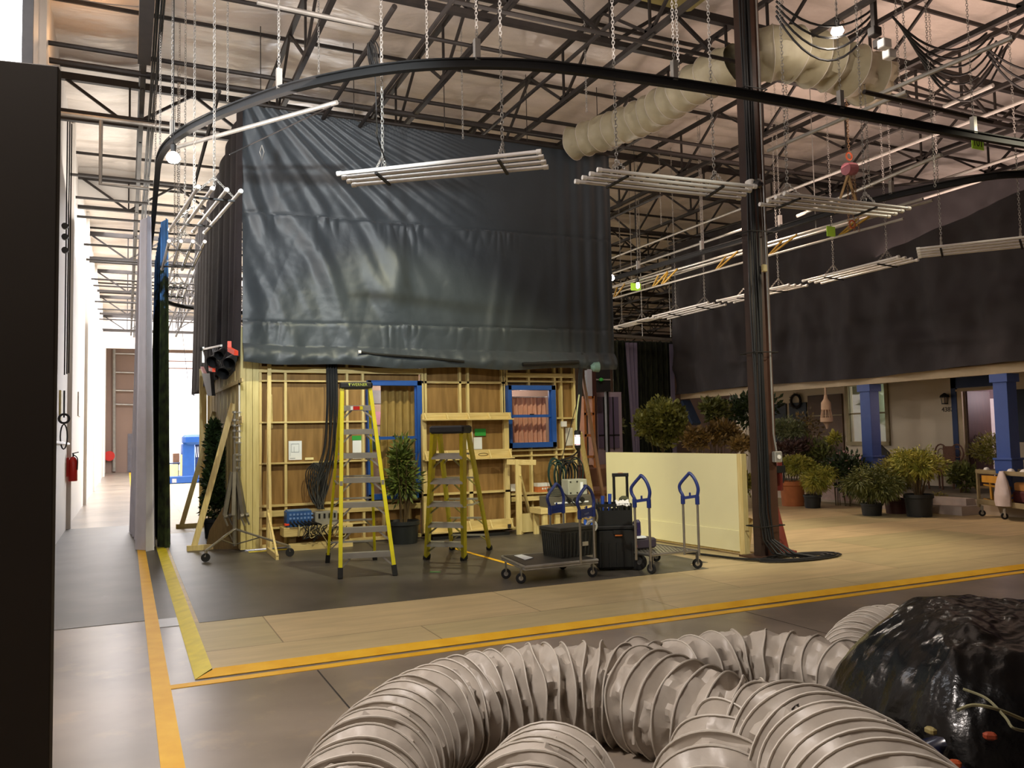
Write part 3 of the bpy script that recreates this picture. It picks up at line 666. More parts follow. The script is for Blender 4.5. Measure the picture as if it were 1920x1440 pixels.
def sdrape(u, v):
    y = DY - .03 + u * 9.7; z = DZ1 + (DZ0 - .02 - DZ1) * v
    zb = max(0, 1 - u / .35) * .35 * max(0, v - .7) * 3.0
    return (DX0 + .01 - .13 * abs(math.sin(u * 34 + .8 * math.sin(u * 9) + .3 * v)) * (.35 + .65 * v) - .05 * math.sin(u * 90) * v * .4, y, z + zb * .35)
o = MB().grid(sdrape, 260, 40).build('black_drape', DRAPE2, smooth=True); tag(o, 'black drape on the left side of the set, hanging in deep folds down the hallway', 'drape')
o = MB().tube([(DX0 - .1, DY - .03, DZ1 + .02), (DX1 + .1, DY - .03, DZ1 + .02)], .03, 8).build('drape_pipe', STEEL); tag(o, 'black pipe carrying the top edge of the front drape', 'pipe')
for x in (1.9, 3.4, 5.0, 6.6, 8.1):
    o = MB().tube([(x, DY - .03, DZ1), (x, DY - .03, 8.3)], .008, 5).build('hanger_wire', STEEL); tag(o, 'wire hanging the front drape pipe from the roof', 'wire', 'drape pipe wires')
# pipe and loose tail under the hem
o = MB().tube([PY(673, 660, 13.2), PY(700, 664, 13.22), PY(800, 671, 13.25), PY(870, 678, 13.25)], .022, 8).build('hem_pipe', BLACK, smooth=True); tag(o, 'dark pipe poking out under the hem of the front drape', 'pipe')
MB().lathe(PY(672, 660, 13.2), [(.0, 0), (.028, 0), (.028, .04), (0, .04)], 10, (1, 0, 0)).build('pipe_cap', WHITEP, o)
o = MB().tube([PY(980, 683, 13.2), PY(1085, 679, 13.2)], .035, 8).build('rolled_fabric', BLACK); tag(o, 'rolled black fabric tube under the right end of the drape hem', 'fabric roll')
# right: drape over the porch house
PXX = 15.0
def pdrape(u, v):
    y = 8.4 + u * 12.0; zt9 = 6.15 + .85 * min(1, max(0, (y - 9) / 5)) + .3 * u; z = zt9 + (2.84 - zt9) * v
    d = .07 * math.sin(u * 60 + 2 * noise.noise(V((u * 6, v * 2, 0)))) * (.4 + .6 * v) + .16 * noise.noise(V((u * 9, v * 5, 8))) * v + .05 * noise.noise(V((u * 40, v * 9, 3))) + (.12 * math.exp(-((v - .84 - .02 * math.sin(u * 12)) * 40) ** 2)) * max(0, noise.noise(V((u * 5, 1, 1))) + .3)
    return (PXX - .2 - d, y, z + .03 * math.sin(u * 11) * v)
o = MB().grid(pdrape, 220, 60).build('black_drape', DRAPE2, smooth=True); tag(o, 'long dull black drape above the porch of the house on the right', 'drape')
def pd2(u, v):
    y = 3.5 + u * 5.6; z = 6.35 + (3.0 - 6.35) * v
    return (PXX - .35 - .05 * math.sin(u * 50), y, z)
o = MB().grid(pd2, 90, 10).build('purple_drape', mat('purple_grey_drape', '#5a4850', .8, var=.08), smooth=True); tag(o, 'lighter purplish drape hanging at the right edge of the photo', 'drape')
o = MB().tube([(PXX - .12, 3.5, 6.3), (PXX - .12, 8.9, 6.22), (PXX - .12, 14, 7.15), (PXX - .12, 20.5, 7.4)], .04, 8).build('drape_pipe', STEEL); tag(o, 'dark pipe along the top of the drape over the porch', 'pipe')
# end return of the house behind the porch drape
o = MB().bb((PXX, 20.35, 2.9), (23, 20.5, 7.2)).build('black_masking', DRAPE2); tag(o, 'dark masking flat closing the far end of the porch drape', 'masking')

# painted foliage backdrop hanging far behind
BLK = mat('foliage_backdrop', '#0b0f0a', .8, col2='#2b3320', scale=9, stretch=(2, 2, .35)); LILAC = mat('lilac_backdrop', '#8d86a6', .8, var=.08, stretch=(6, 6, .5))
A = PY(1148, 638, 21.0); B = PY(1262, 640, 21.0)
def bd(u, v): return (A.x + (B.x - A.x) * u, 21.0 + .08 * math.sin(u * 70), A.z + (.0 - A.z) * v)
o = MB().grid(bd, 110, 8).build('foliage_backdrop', BLK, smooth=True); tag(o, 'dark backdrop curtain printed with trees, beyond the cream flat', 'backdrop')
m = MB(); a = PY(1172, 642, 20.85); b = PY(1196, 642, 20.85)
m.grid(lambda u, v: (a.x + (b.x - a.x) * (u * (1 - .55 * v) + .45 * v), 20.85 + .03 * math.sin(u * 20), a.z + (.2 - a.z) * v), 14, 6)
m.build('lilac_stripe', LILAC, o)
m = MB(); a = PY(1255, 645, 20.85); b = PY(1262, 645, 20.85); m.bb((a.x, 20.83, .5), (b.x, 20.87, a.z)); m.build('pale_edge', LILAC, o)
o = MB().tube([PY(1140, 628, 20.9), PY(1266, 638, 20.9)], .05, 8).build('backdrop_pipe', GALV); tag(o, 'pale pipe along the top of the tree backdrop', 'pipe')
for q in (1150, 1205, 1258):
    a = PY(q, 632, 20.9); o = MB().tube([a, (a.x, a.y, 8.3)], .012, 5).build('hanger_wire', GALV); tag(o, 'wire hanging the tree backdrop pipe from the roof', 'wire', 'backdrop pipe wires')

# white curtain and leafy backdrop, seen edge-on on the curved track at the left
def pleats(x0, y0, y1, n, amp, z0, z1, w=.12):
    def f(u, v):
        y = y0 + (y1 - y0) * u; return (x0 + amp * math.sin(u * n * 2 * PI + .2) * (.55 + .45 * v) + .05 * v * math.sin(u * 5), y + .05 * math.sin(u * n * 4 * PI), z1 + (z0 - z1) * v)
    return f
o = MB().grid(pleats(.27, 14.6, 18.2, 7, .15, -.02, 5.42), 220, 10).build('white_curtain', CURTW, smooth=True); tag(o, 'tall white pleated curtain hanging edge-on above the yellow floor line', 'curtain')
LEAFB = mat('leafy_backdrop', '#0c120a', .75, col2='#3c4a24', scale=7)
def skymix(m):
    n = m.node_tree.nodes; l = m.node_tree.links; b = n['Principled BSDF']; src = b.inputs['Base Color'].links[0].from_socket
    tc = n.new('ShaderNodeTexCoord'); sp = n.new('ShaderNodeSeparateXYZ'); l.new(tc.outputs['Object'], sp.inputs[0])
    nz = n.new('ShaderNodeTexNoise'); nz.inputs['Scale'].default_value = 4; nz.inputs['Detail'].default_value = 6; l.new(tc.outputs['Object'], nz.inputs['Vector'])
    ma = n.new('ShaderNodeMath'); ma.operation = 'MULTIPLY_ADD'; ma.inputs[1].default_value = 3.0; l.new(nz.outputs[0], ma.inputs[0]); l.new(sp.outputs[2], ma.inputs[2])
    mr = n.new('ShaderNodeMapRange'); mr.inputs[1].default_value = 5.85; mr.inputs[2].default_value = 6.15; l.new(ma.outputs[0], mr.inputs[0])
    mx = n.new('ShaderNodeMix'); mx.data_type = 'RGBA'; l.new(mr.outputs[0], mx.inputs[0]); l.new(src, mx.inputs[6]); mx.inputs[7].default_value = (*lin('#5f97d8'), 1); l.new(mx.outputs[2], b.inputs['Base Color'])
skymix(LEAFB)
o = MB().grid(pleats(.56, 14.7, 18.3, 9, .10, .0, 5.42), 220, 10).build('leafy_backdrop', LEAFB, smooth=True); tag(o, 'printed tree and blue sky backdrop hanging edge-on beside the white curtain', 'backdrop')

# ============================================================ CURVED TRACK
TR = [(.40, 40), (.40, 30), (.40, 22), (.40, 16), (.38, 13), (.40, 11.6), (.66, 10.6), (1.15, 9.62), (1.68, 8.82), (2.4, 8.1), (3.1, 7.68), (3.9, 7.42), (4.9, 7.3), (5.9, 7.22), (6.9, 7.18), (8.2, 7.15), (9.6, 7.13), (11.0, 7.08), (12.6, 7.0), (14.2, 6.9)]
def track(pts, z, name, label):
    P = smoothpath([V((x, y, z)) for x, y in pts], 6); n = len(P)
    t = thing(name, P[n // 2], label, 'track')
    m = MB(); vs = []; fs = []
    prof = [(-.035, .05), (.035, .05), (.035, .035), (.012, .03), (.012, -.03), (.035, -.035), (.035, -.05), (-.035, -.05), (-.035, -.035), (-.012, -.03), (-.012, .03), (-.035, .035)]
    for i, p in enumerate(P):
        d = (P[min(i + 1, n - 1)] - P[max(i - 1, 0)]).normalized(); s = V((d.y, -d.x, 0))
        vs += [p + s * a + V((0, 0, b)) for a, b in prof]
    k = len(prof)
    for i in range(n - 1):
        for j in range(k): fs.append((i * k + j, i * k + (j + 1) % k, (i + 1) * k + (j + 1) % k, (i + 1) * k + j))
    m.add(vs, fs); m.build('rail', mat('track_black', '#0b0b0c', .75, var=.1), t)
    L = 0
    for a, b in zip(P, P[1:]):
        L += (b - a).length
        if L > (2.2 if b.y < 11.2 or b.x > 2 else 4.5):
            L = 0; h = MB().chain(b + V((0, 0, .22)), V((b.x, b.y, 8.56)), .05, .0035); h.bb(b + V((-.03, -.03, .03)), b + V((.03, .03, .25))); h.build('hanger', GALV, t)
    return t
track(TR, 5.5, 'curtain_track', 'black curtain track curving across the whole stage, hung on chains from the roof')
track([(10.7, 19), (10.9, 17.3), (11.1, 14.5), (11.2, 13.1), (11.25, 11.4), (11.35, 10), (11.7, 8.9), (12.2, 8.1), (13.5, 7.7)], 5.52, 'curtain_track', 'second black curtain track running along the porch side behind the steel column')
track([(.9, 24), (1.4, 24.8), (2.6, 25.4), (4, 25.7)], 5.5, 'curtain_track', 'far black curtain track curving behind the set at the left')

# ============================================================ LIGHT TUBE RACKS
GRK = 'hanging racks of four fluorescent tubes'
def rack(c, label, z=4.5, ch=(.2, .8), n=4, ztop=8.56):
    a, b, d, e = [PZ(x, y, z) for x, y in c]      # near tube ends a-b, far tube ends d-e
    t = thing('tube_light_rack', (a + b + d + e) / 4, label, 'light rack', GRK)
    for k in range(n):
        f = k / (n - 1); p = a.lerp(d, f); q = b.lerp(e, f); u = (q - p).normalized()
        tb = MB().tube([p + u * .04, q - u * .04], .021, 10).build('fluorescent_tube', TUBE, t, smooth=True)
        for s, dd in ((p, u), (q, -u)):
            MB().lathe(s, [(0, 0), (.026, 0), (.026, .05), (0, .05)], 10, dd).build('end_cap', WHITEP, tb)
    for f in ch:
        p = a.lerp(b, f); q = d.lerp(e, f); mid = (p + q) / 2 + V((0, 0, .22))
        MB().bar(p + V((0, 0, -.035)), q + V((0, 0, -.035)), .03, .02).build('crossbar', BLACK, t)
        m = MB().chain(p, mid, .045, .0045); m.chain(q, mid, .045, .0045); m.chain(mid - V((0, 0, .12)), V((mid.x, mid.y, ztop)), .055, .0042); m.build('hanging_chain', GALV, t)
rack(((632, 326), (1015, 284), (660, 347), (1028, 313)), 'nearest rack of four tubes hanging in front of the black drape')
rack(((1120, 318), (1418, 350), (1078, 340), (1388, 372)), 'tube rack hanging between the front drape and the steel column', ch=(.18, .78))
rack(((1470, 363), (1706, 391), (1424, 383), (1668, 406)), 'tube rack hanging just right of the steel column', ch=(.12, .72))
rack(((1718, 467), (1935, 443), (1721, 482), (1940, 460)), 'tube rack running out of the right edge of the photo', ch=(.22, .9))
rack(((1505, 527), (1686, 481), (1540, 531), (1722, 487)), 'tube rack nearest on the right in the row before the porch drape', ch=(.25, .8))
rack(((1344, 564), (1480, 534), (1376, 567), (1514, 535)), 'tube rack half hidden by the steel column in the porch row', ch=(.3, .75))
rack(((1224, 593), (1328, 567), (1252, 598), (1361, 571)), 'tube rack second from the far end of the porch row', ch=(.3, .8))
rack(((1146, 614), (1216, 596), (1159, 617), (1240, 595)), 'farthest tube rack of the porch row, beside the front drape', ch=(.2, .7))
rack(((372, 350), (318, 432), (452, 358), (383, 437)), 'nearest tube rack over the hallway left of the front drape', ch=(.15, .75))
rack(((317, 452), (304, 505), (384, 453), (360, 505)), 'second tube rack down the hallway left of the side drape', ch=(.2, .8))
rack(((316, 530), (308, 558), (352, 531), (342, 560)), 'farthest tube rack down the hallway left of the side drape', ch=(.2, .8))

# ============================================================ LAMPS AND RIGGING
def bare_lamp(p, power, label, r=.085, col=(1, .86, .74), e=40):
    t = thing('work_lamp', p, label, 'lamp', 'bare bright work lamps')
    MB().lathe(p + V((0, 0, -.06)), [(.0, 0), (r * .7, .01), (r, .05), (r * .8, .1), (.03, .13)], 14).build('bulb', mat('lamp_glow', '#fff0e0', .4, var=0, emit='#fff1e2', estr=e), t, smooth=True)
    MB().lathe(p + V((0, 0, .06)), [(.03, 0), (.035, .1), (.01, .12)], 10).tube([p + V((0, 0, .15)), V((p.x, p.y, 8.56))], .006, 5).build('holder', BLACK, t)
    light('POINT', 'lamp_light', p + V((0, 0, -.14)), power, col, .06)
bare_lamp(PZ(325, 296, 5.15), 130, 'glaring bare lamp at the bend of the curtain track above the hallway')
bare_lamp(PZ(1145, 521, 5.0), 90, 'glaring bare lamp just right of the front drape')
bare_lamp(PZ(1570, 58, 7.0), 14, 'bright lamp among the roof cables right of the steel column', e=9)
bare_lamp(PZ(1196, 536, 5.0), 20, 'small pale lamp in the rigging beyond the front drape', .04, e=8)
# pipe truss along the porch side
t = thing('lighting_truss', PZ(1420, 470, 5.2), 'long pipe truss with yellow bent brackets hanging before the porch drape', 'truss')
a = PZ(1146, 540, 5.35); b = PZ(1566, 420, 5.35); c = PZ(1146, 560, 5.1); d = PZ(1694, 410, 5.1)
b2 = a + (b - a) * 1.25
for off in (V((0, 0, 0)), V((.22, 0, 0))): MB().tube([a + off, b2 + off], .024, 8).build('chord', GALV, t, smooth=True)
MB().tube([c, d], .022, 8).build('chord', GALV, t, smooth=True)
YBR = mat('brass_bracket', '#b08a2c', .4, .3)
for f in (.03, .22, .26, .48, .66, .86): 
    p = a.lerp(b2, f); q = c.lerp(d, f); MB().bar(p, q + V((0, .15, 0)), .03).bar(p + V((.0, -.35, 0)), q + V((0, .1, 0)), .03).build('bracket', YBR, t)
for f in (.1, .4, .75): p = a.lerp(b2, f); MB().tube([p, (p.x, p.y, 8.56)], .008, 6).build('hanger', GALV, t)
# pipes near the roof bend
def pipe(a, b, r, m, label, name='rigging_pipe', ends=True):
    o = MB().tube([a, b], r, 8).build(name, m, smooth=True); return tag(o, label, 'pipe')
pipe(PZ(328, 277, 5.75), PZ(632, 192, 5.75), .028, GALV, 'striped grey pipe slanting from the bright lamp toward the top of the front drape')
pipe(PZ(740, 12, 6.95), PZ(606, 222, 6.95), .035, STEEL, 'dark pipe slanting down behind the curved track, with a coil of cord tied to it')
pipe(PZ(482, 4, 7.0), PZ(700, 50, 7.0), .03, GALV, 'bright pipe crossing the top of the photo toward the dark slanting pipe')
pipe(PZ(1700, 180, 6.3), PZ(1640, 182, 6.3) + V((0, 0, 0)), .03, GALV, 'short bright pipe stub near the ceiling duct end')
pipe(PZ(1646, 178, 6.4), PZ(1900, 70, 6.4), .032, GALV, 'bright pipe running up to the right under the roof from the duct end')
pipe(PZ(1770, 200, 6.4), PZ(1862, 160, 6.4), .032, GALV, 'short bright pipe right of the long one under the roof')
pipe(PZ(1440, 283, 6.2), PZ(1700, 172, 6.2), .03, GALV, 'long thin pipe slanting behind the curved track right of the steel column')
pipe(PZ(1150, 512, 5.9), PZ(1392, 430, 5.9), .028, GALV, 'bright pipe slanting up from the bare lamp beside the front drape')
pipe(PZ(1495, 405, 5.7), PZ(1765, 290, 5.7), .03, GALV, 'pinkish pipe slanting across the chain hoist')
pipe(PZ(1620, 172, 6.0), PZ(1860, 228, 6.0), .03, STEEL, 'dark pipe just above the curved track at the far right')
t = thing('cord_coil', PZ(702, 75, 6.9), 'coil of dark cord tied to the dark slanting pipe above the nearest rack', 'cord')
m = MB(); c0 = PZ(702, 72, 6.8)
for k in range(7): m.ring(c0 + V((.03 * math.sin(k * 2), .02 * k, -.22)), .2 - .01 * (k % 3), .008, (1, .3 * math.sin(k), .2), 18, 5, .5)
m.build('loop', CABLE, t)
MB().tube(smoothpath([c0 + V((0, 0, -.3)), c0 + V((0.02, 0, -1.2)), PZ(705, 250, 4.7) , PZ(722, 300, 4.6)], 6), .008, 5).build('tail', CABLE, t)
# taut lines
for a, b, lab in ((PZ(640, 190, 5.8), PZ(430, 290, 5.0), 'thin guy line slanting down from the striped pipe to the side drape'), (V((PY(331, 560, 29.6).x, 29.6, 7.0)), PY(352, 712, 29.6), 'thin dark line hanging in the bright hallway')):
    o = MB().tube([a, b], .008, 5).build('guy_line', STEEL); tag(o, lab, 'line')
o = MB().tube([PY(491, 272, 13.2), PY(487, 285, 13.2), PY(491, 300, 13.2), PY(495, 285, 13.2), PY(491, 272, 13.2)], .008, 5).build('rope_loop', GALV); tag(o, 'small pale rope loop hanging against the drape top left', 'rope')
# swagged cables near the top right
GSW = 'cables swagged under the roof'
def swag(a, b, s, z, name='swagged_cable', lab='black cable swagging between the roof trusses at the top right'):
    p = PZ(*a, z); q = PZ(*b, z); P = [p.lerp(q, k / 12) - V((0, 0, s * 4 * (k / 12) * (1 - k / 12))) for k in range(13)]
    o = MB().tube(P, .016, 6).build(name, CABLE, smooth=True); tag(o, lab, 'cable', GSW)
for i in range(7): swag((1672 + 5 * i, 30 + 5 * i), (1850 + 6 * i, 62 + 5 * i), .35 + .09 * i, 7.25)
for i in range(4): swag((1455, 2 + 9 * i), (1640, 14 + 8 * i), .3 + .1 * i, 7.3, lab='black cable swagging above the ceiling duct beside the steel column')
for i in range(3): swag((1850, 90 + 4 * i), (1990, 120 + 6 * i), .2 + .12 * i, 7.1, lab='black cable swagging out of the top right edge')
# fixture cluster
p = PZ(1640, 60, 6.9); t = thing('junction_cluster', p, 'cluster of pale junction boxes hanging under the roof at the top right', 'junction box')
for dx, dy, dz in ((0, 0, 0), (.2, .1, -.08), (.05, -.1, -.2), (.25, 0, -.26)): MB().bevbox(p + V((dx, dy, dz)), (.14, .12, .12), .01).build('box', WHITEP if dz < -.1 else STEEL, t)
MB().bar(p, V((p.x, p.y, 8.2)), .06).build('stem', STEEL, t)
# chain hoist
p = PZ(1592, 310, 6.0); t = thing('chain_hoist', p, 'pink chain hoist hanging on slings right of the steel column', 'hoist')
p = PZ(1593, 318, 5.9)
MB().lathe(p + V((-.1, 0, 0)), [(0, 0), (.1, .01), (.11, .1), (.1, .2), (0, .21)], 16, (1, 0, .1)).build('gear_case', mat('pink_case', '#b5707a', .4), t)
m = MB(); m.ring(p + V((0, 0, .22)), .06, .015, (0, 1, 0)); m.ring(p + V((0, 0, -.9)), .06, .015, (0, 1, 0)); m.build('hook', mat('orange_hook', '#c4603a', .4), t)
TCH = mat('tarnished_chain', '#9a7a5a', .4, .4)
MB().chain(p + V((0, 0, .28)), V((p.x, p.y, 8.47)), .06, .006).build('chain', TCH, t)
for dx in (-.05, .03, .09): MB().chain(p + V((dx, 0, 0)), p + V((dx * 1.6, 0, -1.0)), .05, .006).build('chain', TCH, t)
m = MB().bar(p + V((-.05, 0, -.1)), p + V((-.35, 0, -.75)), .05, .01).bar(p + V((-.05, 0, -.1)), p + V((.2, 0, -.75)), .05, .01).build('sling', mat('sling_tan', '#b49668', .8), t)
# green tags
def greentag(px, py, z, txt, label, w=.26):
    p = PZ(px, py, z); o = MB().box(p, (w, .01, .18)).build('number_tag', LIME); tag(o, label, 'tag', 'green number tags on the rigging')
    MB().tube([p + V((0, .005, .09)), p + V((0, .005, .3))], .006, 5).build('tie', STEEL, o)
    if txt: flat_text(txt, p + V((0, -.008, 0)), .15, BLACK, o)
greentag(1833, 269, 5.9, '101', 'bright green number tag near the right edge under the curved track')
greentag(1558, 434, 5.2, '', 'bright green tag hanging from the pipe truss right of the column', .2)
greentag(1192, 538, 5.2, '', 'bright green tag on the pipe truss beside the front drape', .28)
# extra loose chains from the roof
GCH = 'loose chains hanging from the roof'
CHL = ['left of the slanting cord pipe', 'above the middle of the curved track', 'beyond the curved track left of the ceiling duct', 'just above the top edge of the front drape', 'at the curved track left of the steel column', 'near the top left, right of the heavy black beam', 'beside the glaring lamp at the track bend', 'right of the front drape below the ceiling duct', 'just right of the steel column below the duct', 'from the long bright pipe at the top right', 'under the bright pipe behind the curved track', 'above the tube rack right of the steel column', 'longest, above the right-edge tube rack']
for px, py0, py1, z in ((598, 60, 140, 6.6), (801, 0, 120, 5.75), (1100, 140, 210, 6.7), (868, 130, 260, 6.5), (1272, 0, 140, 5.75), (427, 60, 190, 6.2), (300, 140, 280, 5.6), (1240, 340, 420, 6.4), (1478, 190, 262, 6.0), (1700, 60, 158, 6.4), (1692, 190, 262, 5.9), (1630, 200, 350, 5.2), (1753, 210, 350, 5.0)):
    p = PZ(px, py1, z); o = MB().chain(p, (p.x, p.y, 8.56), .05, .004).build('loose_chain', GALV); tag(o, 'slim chain hanging ' + CHL.pop(0), 'chain', GCH)

# ============================================================ FLEXIBLE DUCTS
def duct(P, R, pitch, m, label, name='flexible_duct', nb=7, crumple=.03, seam=True, seed=0, nside=36, squash=1.0):
    P = smoothpath(P, 16)
    # arclength resample
    S = [0]
    for a, b in zip(P, P[1:]): S.append(S[-1] + (b - a).length)
    L = S[-1]; step = pitch / nb; N = int(L / step)
    def at(s):
        for i in range(len(S) - 1):
            if S[i + 1] >= s: f = (s - S[i]) / max(1e-9, S[i + 1] - S[i]); return P[i].lerp(P[i + 1], f)
        return P[-1]
    C = [at(k * step) for k in range(N + 1)]
    mb = MB(); vs = []; fs = []; up = None
    cps = []
    for i, c in enumerate(C):
        d = (C[min(i + 1, N)] - C[max(i - 1, 0)]).normalized()
        x = d.cross(V((0, 0, 1)));
        if x.length < .05: x = up or V((1, 0, 0))
        x.normalize(); y = x.cross(d).normalized(); up = x
        ph = (i % nb) / nb; cell = i // nb
        w = math.sin(PI * ph)
        for k in range(nside):
            a = 2 * PI * k / nside
            wob = noise.noise(V((cell * 1.7 + seed, 2.2 * math.cos(a), 2.2 * math.sin(a))))
            cr = noise.noise(V((i * .33 + seed, 3.4 * math.cos(a) + 9, 3.4 * math.sin(a)))); cr = cr - .6 * abs(noise.noise(V((i * .5 + seed, 6 * math.cos(a) + 3, 6 * math.sin(a)))))
            r = R * (1 + .04 * noise.noise(V((cell * .5, seed, 1)))) - w * (crumple * (1.0 + 1.6 * wob)) + w * crumple * 1.9 * cr
            if ph == 0: r += .007
            off = .035 * noise.noise(V((cell * .9 + seed, math.cos(a), math.sin(a) + 5)))
            vs.append(c + d * off + (x * math.cos(a)) * r + y * math.sin(a) * r * squash)
    for i in range(N):
        for k in range(nside): a = i * nside + k; b = i * nside + (k + 1) % nside; fs.append((a, b, b + nside, a + nside))
    mb.add(vs, fs)
    t = thing(name, P[len(P) // 2], label, 'duct')
    mb.build('fabric_sleeve', m, t, smooth=True)
    if seam:
        w = MB()
        for i in range(0, N + 1, nb):
            ring = [V(vs[i * nside + k]) + (V(vs[i * nside + k]) - C[i]).normalized() * .004 for k in range(nside)]
            w.tube(ring, .0048, 5, closed=True)
        w.build('wire_helix', DUCTS, t, smooth=True)
    return t
DUCT = mat('duct_cloth', '#b5aca0', .42, var=.06, scale=3, bump=.25, bscale=9); DUCTS = mat('duct_seam', '#cdc6ba', .5, var=.05)
DUCTC = mat('ceiling_duct_cloth', '#a89f84', .55, var=.06)
duct([PZ(1076, 268, 7.1), PZ(1140, 246, 7.1), PZ(1220, 212, 7.1), PZ(1300, 160, 7.12), PZ(1385, 115, 7.15)], .31, .3, DUCTC, 'long pale fabric duct slung under the roof behind the steel column', nb=6, crumple=.02, nside=24)
duct([PZ(1400, 108, 7.15), PZ(1470, 100, 7.15), PZ(1550, 118, 7.1), PZ(1600, 135, 7.0), PZ(1650, 160, 6.9)], .4, .34, DUCTC, 'wide crumpled ceiling duct ending in an open mouth right of the steel column', nb=6, crumple=.05, nside=24, seed=4)
t = thing('roof_diffuser', PZ(1235, 2, 7.8), 'yellowish rounded panel at the top edge of the photo under the roof', 'diffuser')
m = MB(); a = PZ(1255, -22, 7.9); m.bevbox(a, (1.3, .8, .1), .04).bar(a, (a.x, a.y, 8.56), .03); m.build('panel', mat('khaki_panel', '#8d8250', .6), t)
# ============================================================ LADDERS
def ladder(f1, f2, r1, r2, top, H, n, label, rear_rungs=True, text=False, capw=.42):
    c = (f1 + f2 + r1 + r2) / 4; t = thing('step_ladder', V((c.x, c.y, 0)), label, 'ladder', 'yellow fibreglass step ladders')
    u = (f2 - f1); u.z = 0; u.normalize(); bk = V((-u.y, u.x, 0)); top = V((top.x, top.y, H - .07))
    ft = [top - u * capw * .42 - bk * .07, top + u * capw * .42 - bk * .07]; rt = [top - u * capw * .42 + bk * .08, top + u * capw * .42 + bk * .08]
    for foot, tp, nm in ((f1, ft[0], 'front_rail'), (f2, ft[1], 'front_rail'), (r1, rt[0], 'rear_rail'), (r2, rt[1], 'rear_rail')):
        d = (tp - foot).normalized(); w = .075 if nm[0] == 'f' else .055
        m = MB().bar(foot + d * .09, tp, .048 if nm[0] == 'f' else .036, w, up=bk)
        s = 1 if nm[0] == 'f' else -1
        o = m.build(nm, YELLOWF, t, bevel=.004)
        MB().bar(foot + V((0, 0, .001)), foot + d * .13, .062, w + .018, up=bk).build('rubber_foot', RUBBER, o)
    def at(a, b, z): f = z / (b.z); return a.lerp(b, f)
    st = (H) / (n + 1)
    for k in range(n):
        z = st * (k + 1) - .02; a = at(f1, ft[0], z); b = at(f2, ft[1], z)
        m = MB().bar(a + bk * .02, b + bk * .02, .085, .03).bar(a - bk * .025 + V((0, 0, -.02)), b - bk * .025 + V((0, 0, -.02)), .012, .065)
        m.build('step', ALU, t)
        g = MB().bar(a + u * .14 - V((0, 0, .03)), at(f1, ft[0], z - .16) + u * .01, .012, .02).bar(b - u * .14 - V((0, 0, .03)), at(f2, ft[1], z - .16) - u * .01, .012, .02)
        g.build('step_brace', ALU, t)
    for k in range(n):
        if not rear_rungs and k not in (0, 1, n // 2): continue
        z = st * (k + 1) - .02; a = at(r1, rt[0], z); b = at(r2, rt[1], z)
        MB().bar(a, b, .05, .022).build('rear_rung', ALU, t)
        MB().bar(a + u * .12, at(r1, rt[0], z - .13), .01, .018).bar(b - u * .12, at(r2, rt[1], z - .13), .01, .018).build('rung_brace', ALU, t)
    M = Matrix((u, bk, V((0, 0, 1)))).transposed()
    cap = MB().bevbox(top + V((0, 0, .02)), (capw, .27, .085), .018, M).build('top_cap', BLACKP, t)
    z = H * .47
    for a, b, c_, d_ in ((f1, ft[0], r1, rt[0]), (f2, ft[1], r2, rt[1])):
        p = at(a, b, z); q = at(c_, d_, z); mid = (p + q) / 2 + V((0, 0, -.02)); MB().bar(p, mid, .006, .025).bar(mid, q, .006, .025).build('spreader', GALV, t)
        MB().bar(p - V((0, 0, .03)), p + V((0, 0, .03)), .036, .088, up=bk).build('rail_collar', GALV, t)
    if text:
        R4 = Matrix.Translation((0, 0, 0)) @ (Matrix((u, V((0, 0, 1)), -bk)).transposed().to_4x4())
        flat_text('WERNER', top + V((0, 0, .025)) - bk * .137 + u * .04, .05, mat('cap_letters', '#c9d860', .6, var=0), cap, normal=R4)
        m = MB().prism([top + V((0, 0, .045)) - bk * .136 - u * .10, top + V((0, 0, .045)) - bk * .136 - u * .07, top + V((0, 0, .005)) - bk * .136 - u * .085], -bk * .002); m.build('cap_logo', mat('cap_letters', '#c9d860'), cap)
        s0 = at(f1, ft[0], H - .30); s1 = at(f2, ft[1], H - .30); z = st * n - .02; s0 = at(f1, ft[0], z); s1 = at(f2, ft[1], z)
        for a, b, mm in ((.28, .36, PAPER), (.36, .58, REDP), (.58, .68, YELLOWF)):
            MB().bar(s0.lerp(s1, a) - bk * .033 + V((0, 0, -.02)), s0.lerp(s1, b) - bk * .033 + V((0, 0, -.02)), .004, .045).build('warning_label', mm, t)
    return t
ladder(PZ(638, 1085), PZ(741, 1079), PZ(614, 1055), PZ(703, 1050), PZ(667, 722, 2.40), 2.44, 7, 'taller yellow step ladder with aluminium steps, standing left of the potted shrub', True, True)
ladder(PZ(800, 1048), PZ(870, 1050), PZ(848, 1030), PZ(918, 1030), PZ(845, 802, 1.80), 1.83, 5, 'shorter yellow double step ladder standing right of the potted shrub', True, False, .40)

# ============================================================ ROLLING LIGHT STAND
hb = PZ(440, 1036); t = thing('rolling_light_stand', hb, 'grey rolling light stand with folded legs strapped to it, at the set corner', 'light stand')
GREYM = mat('worn_grey_metal', '#7d786c', .5, .5, var=.12)
def zat(py, base=hb, px=440): return PD(px, py, base).z
top = PD(445, 722, hb)
MB().tube([hb + V((0, 0, .1)), hb + V((0, 0, 1.5))], .032, 8).tube([hb + V((.0, 0, 1.5)), V((hb.x, hb.y, zat(775)))], .016, 8).build('column', GREYM, t, smooth=True)
MB().tube([hb + V((.06, 0, .5)), V((hb.x + .07, hb.y, zat(832)))], .02, 8).build('column', GREYM, t, smooth=True)
MB().tube([V((hb.x + .07, hb.y, zat(832))), V((hb.x + .07, hb.y, zat(722)))], .013, 8).build('white_tube', WHITEP, t, smooth=True)
MB().tube([V((hb.x + .07, hb.y, zat(722))), V((hb.x + .07, hb.y, zat(712)))], .016, 8).build('black_tip', BLACK, t)
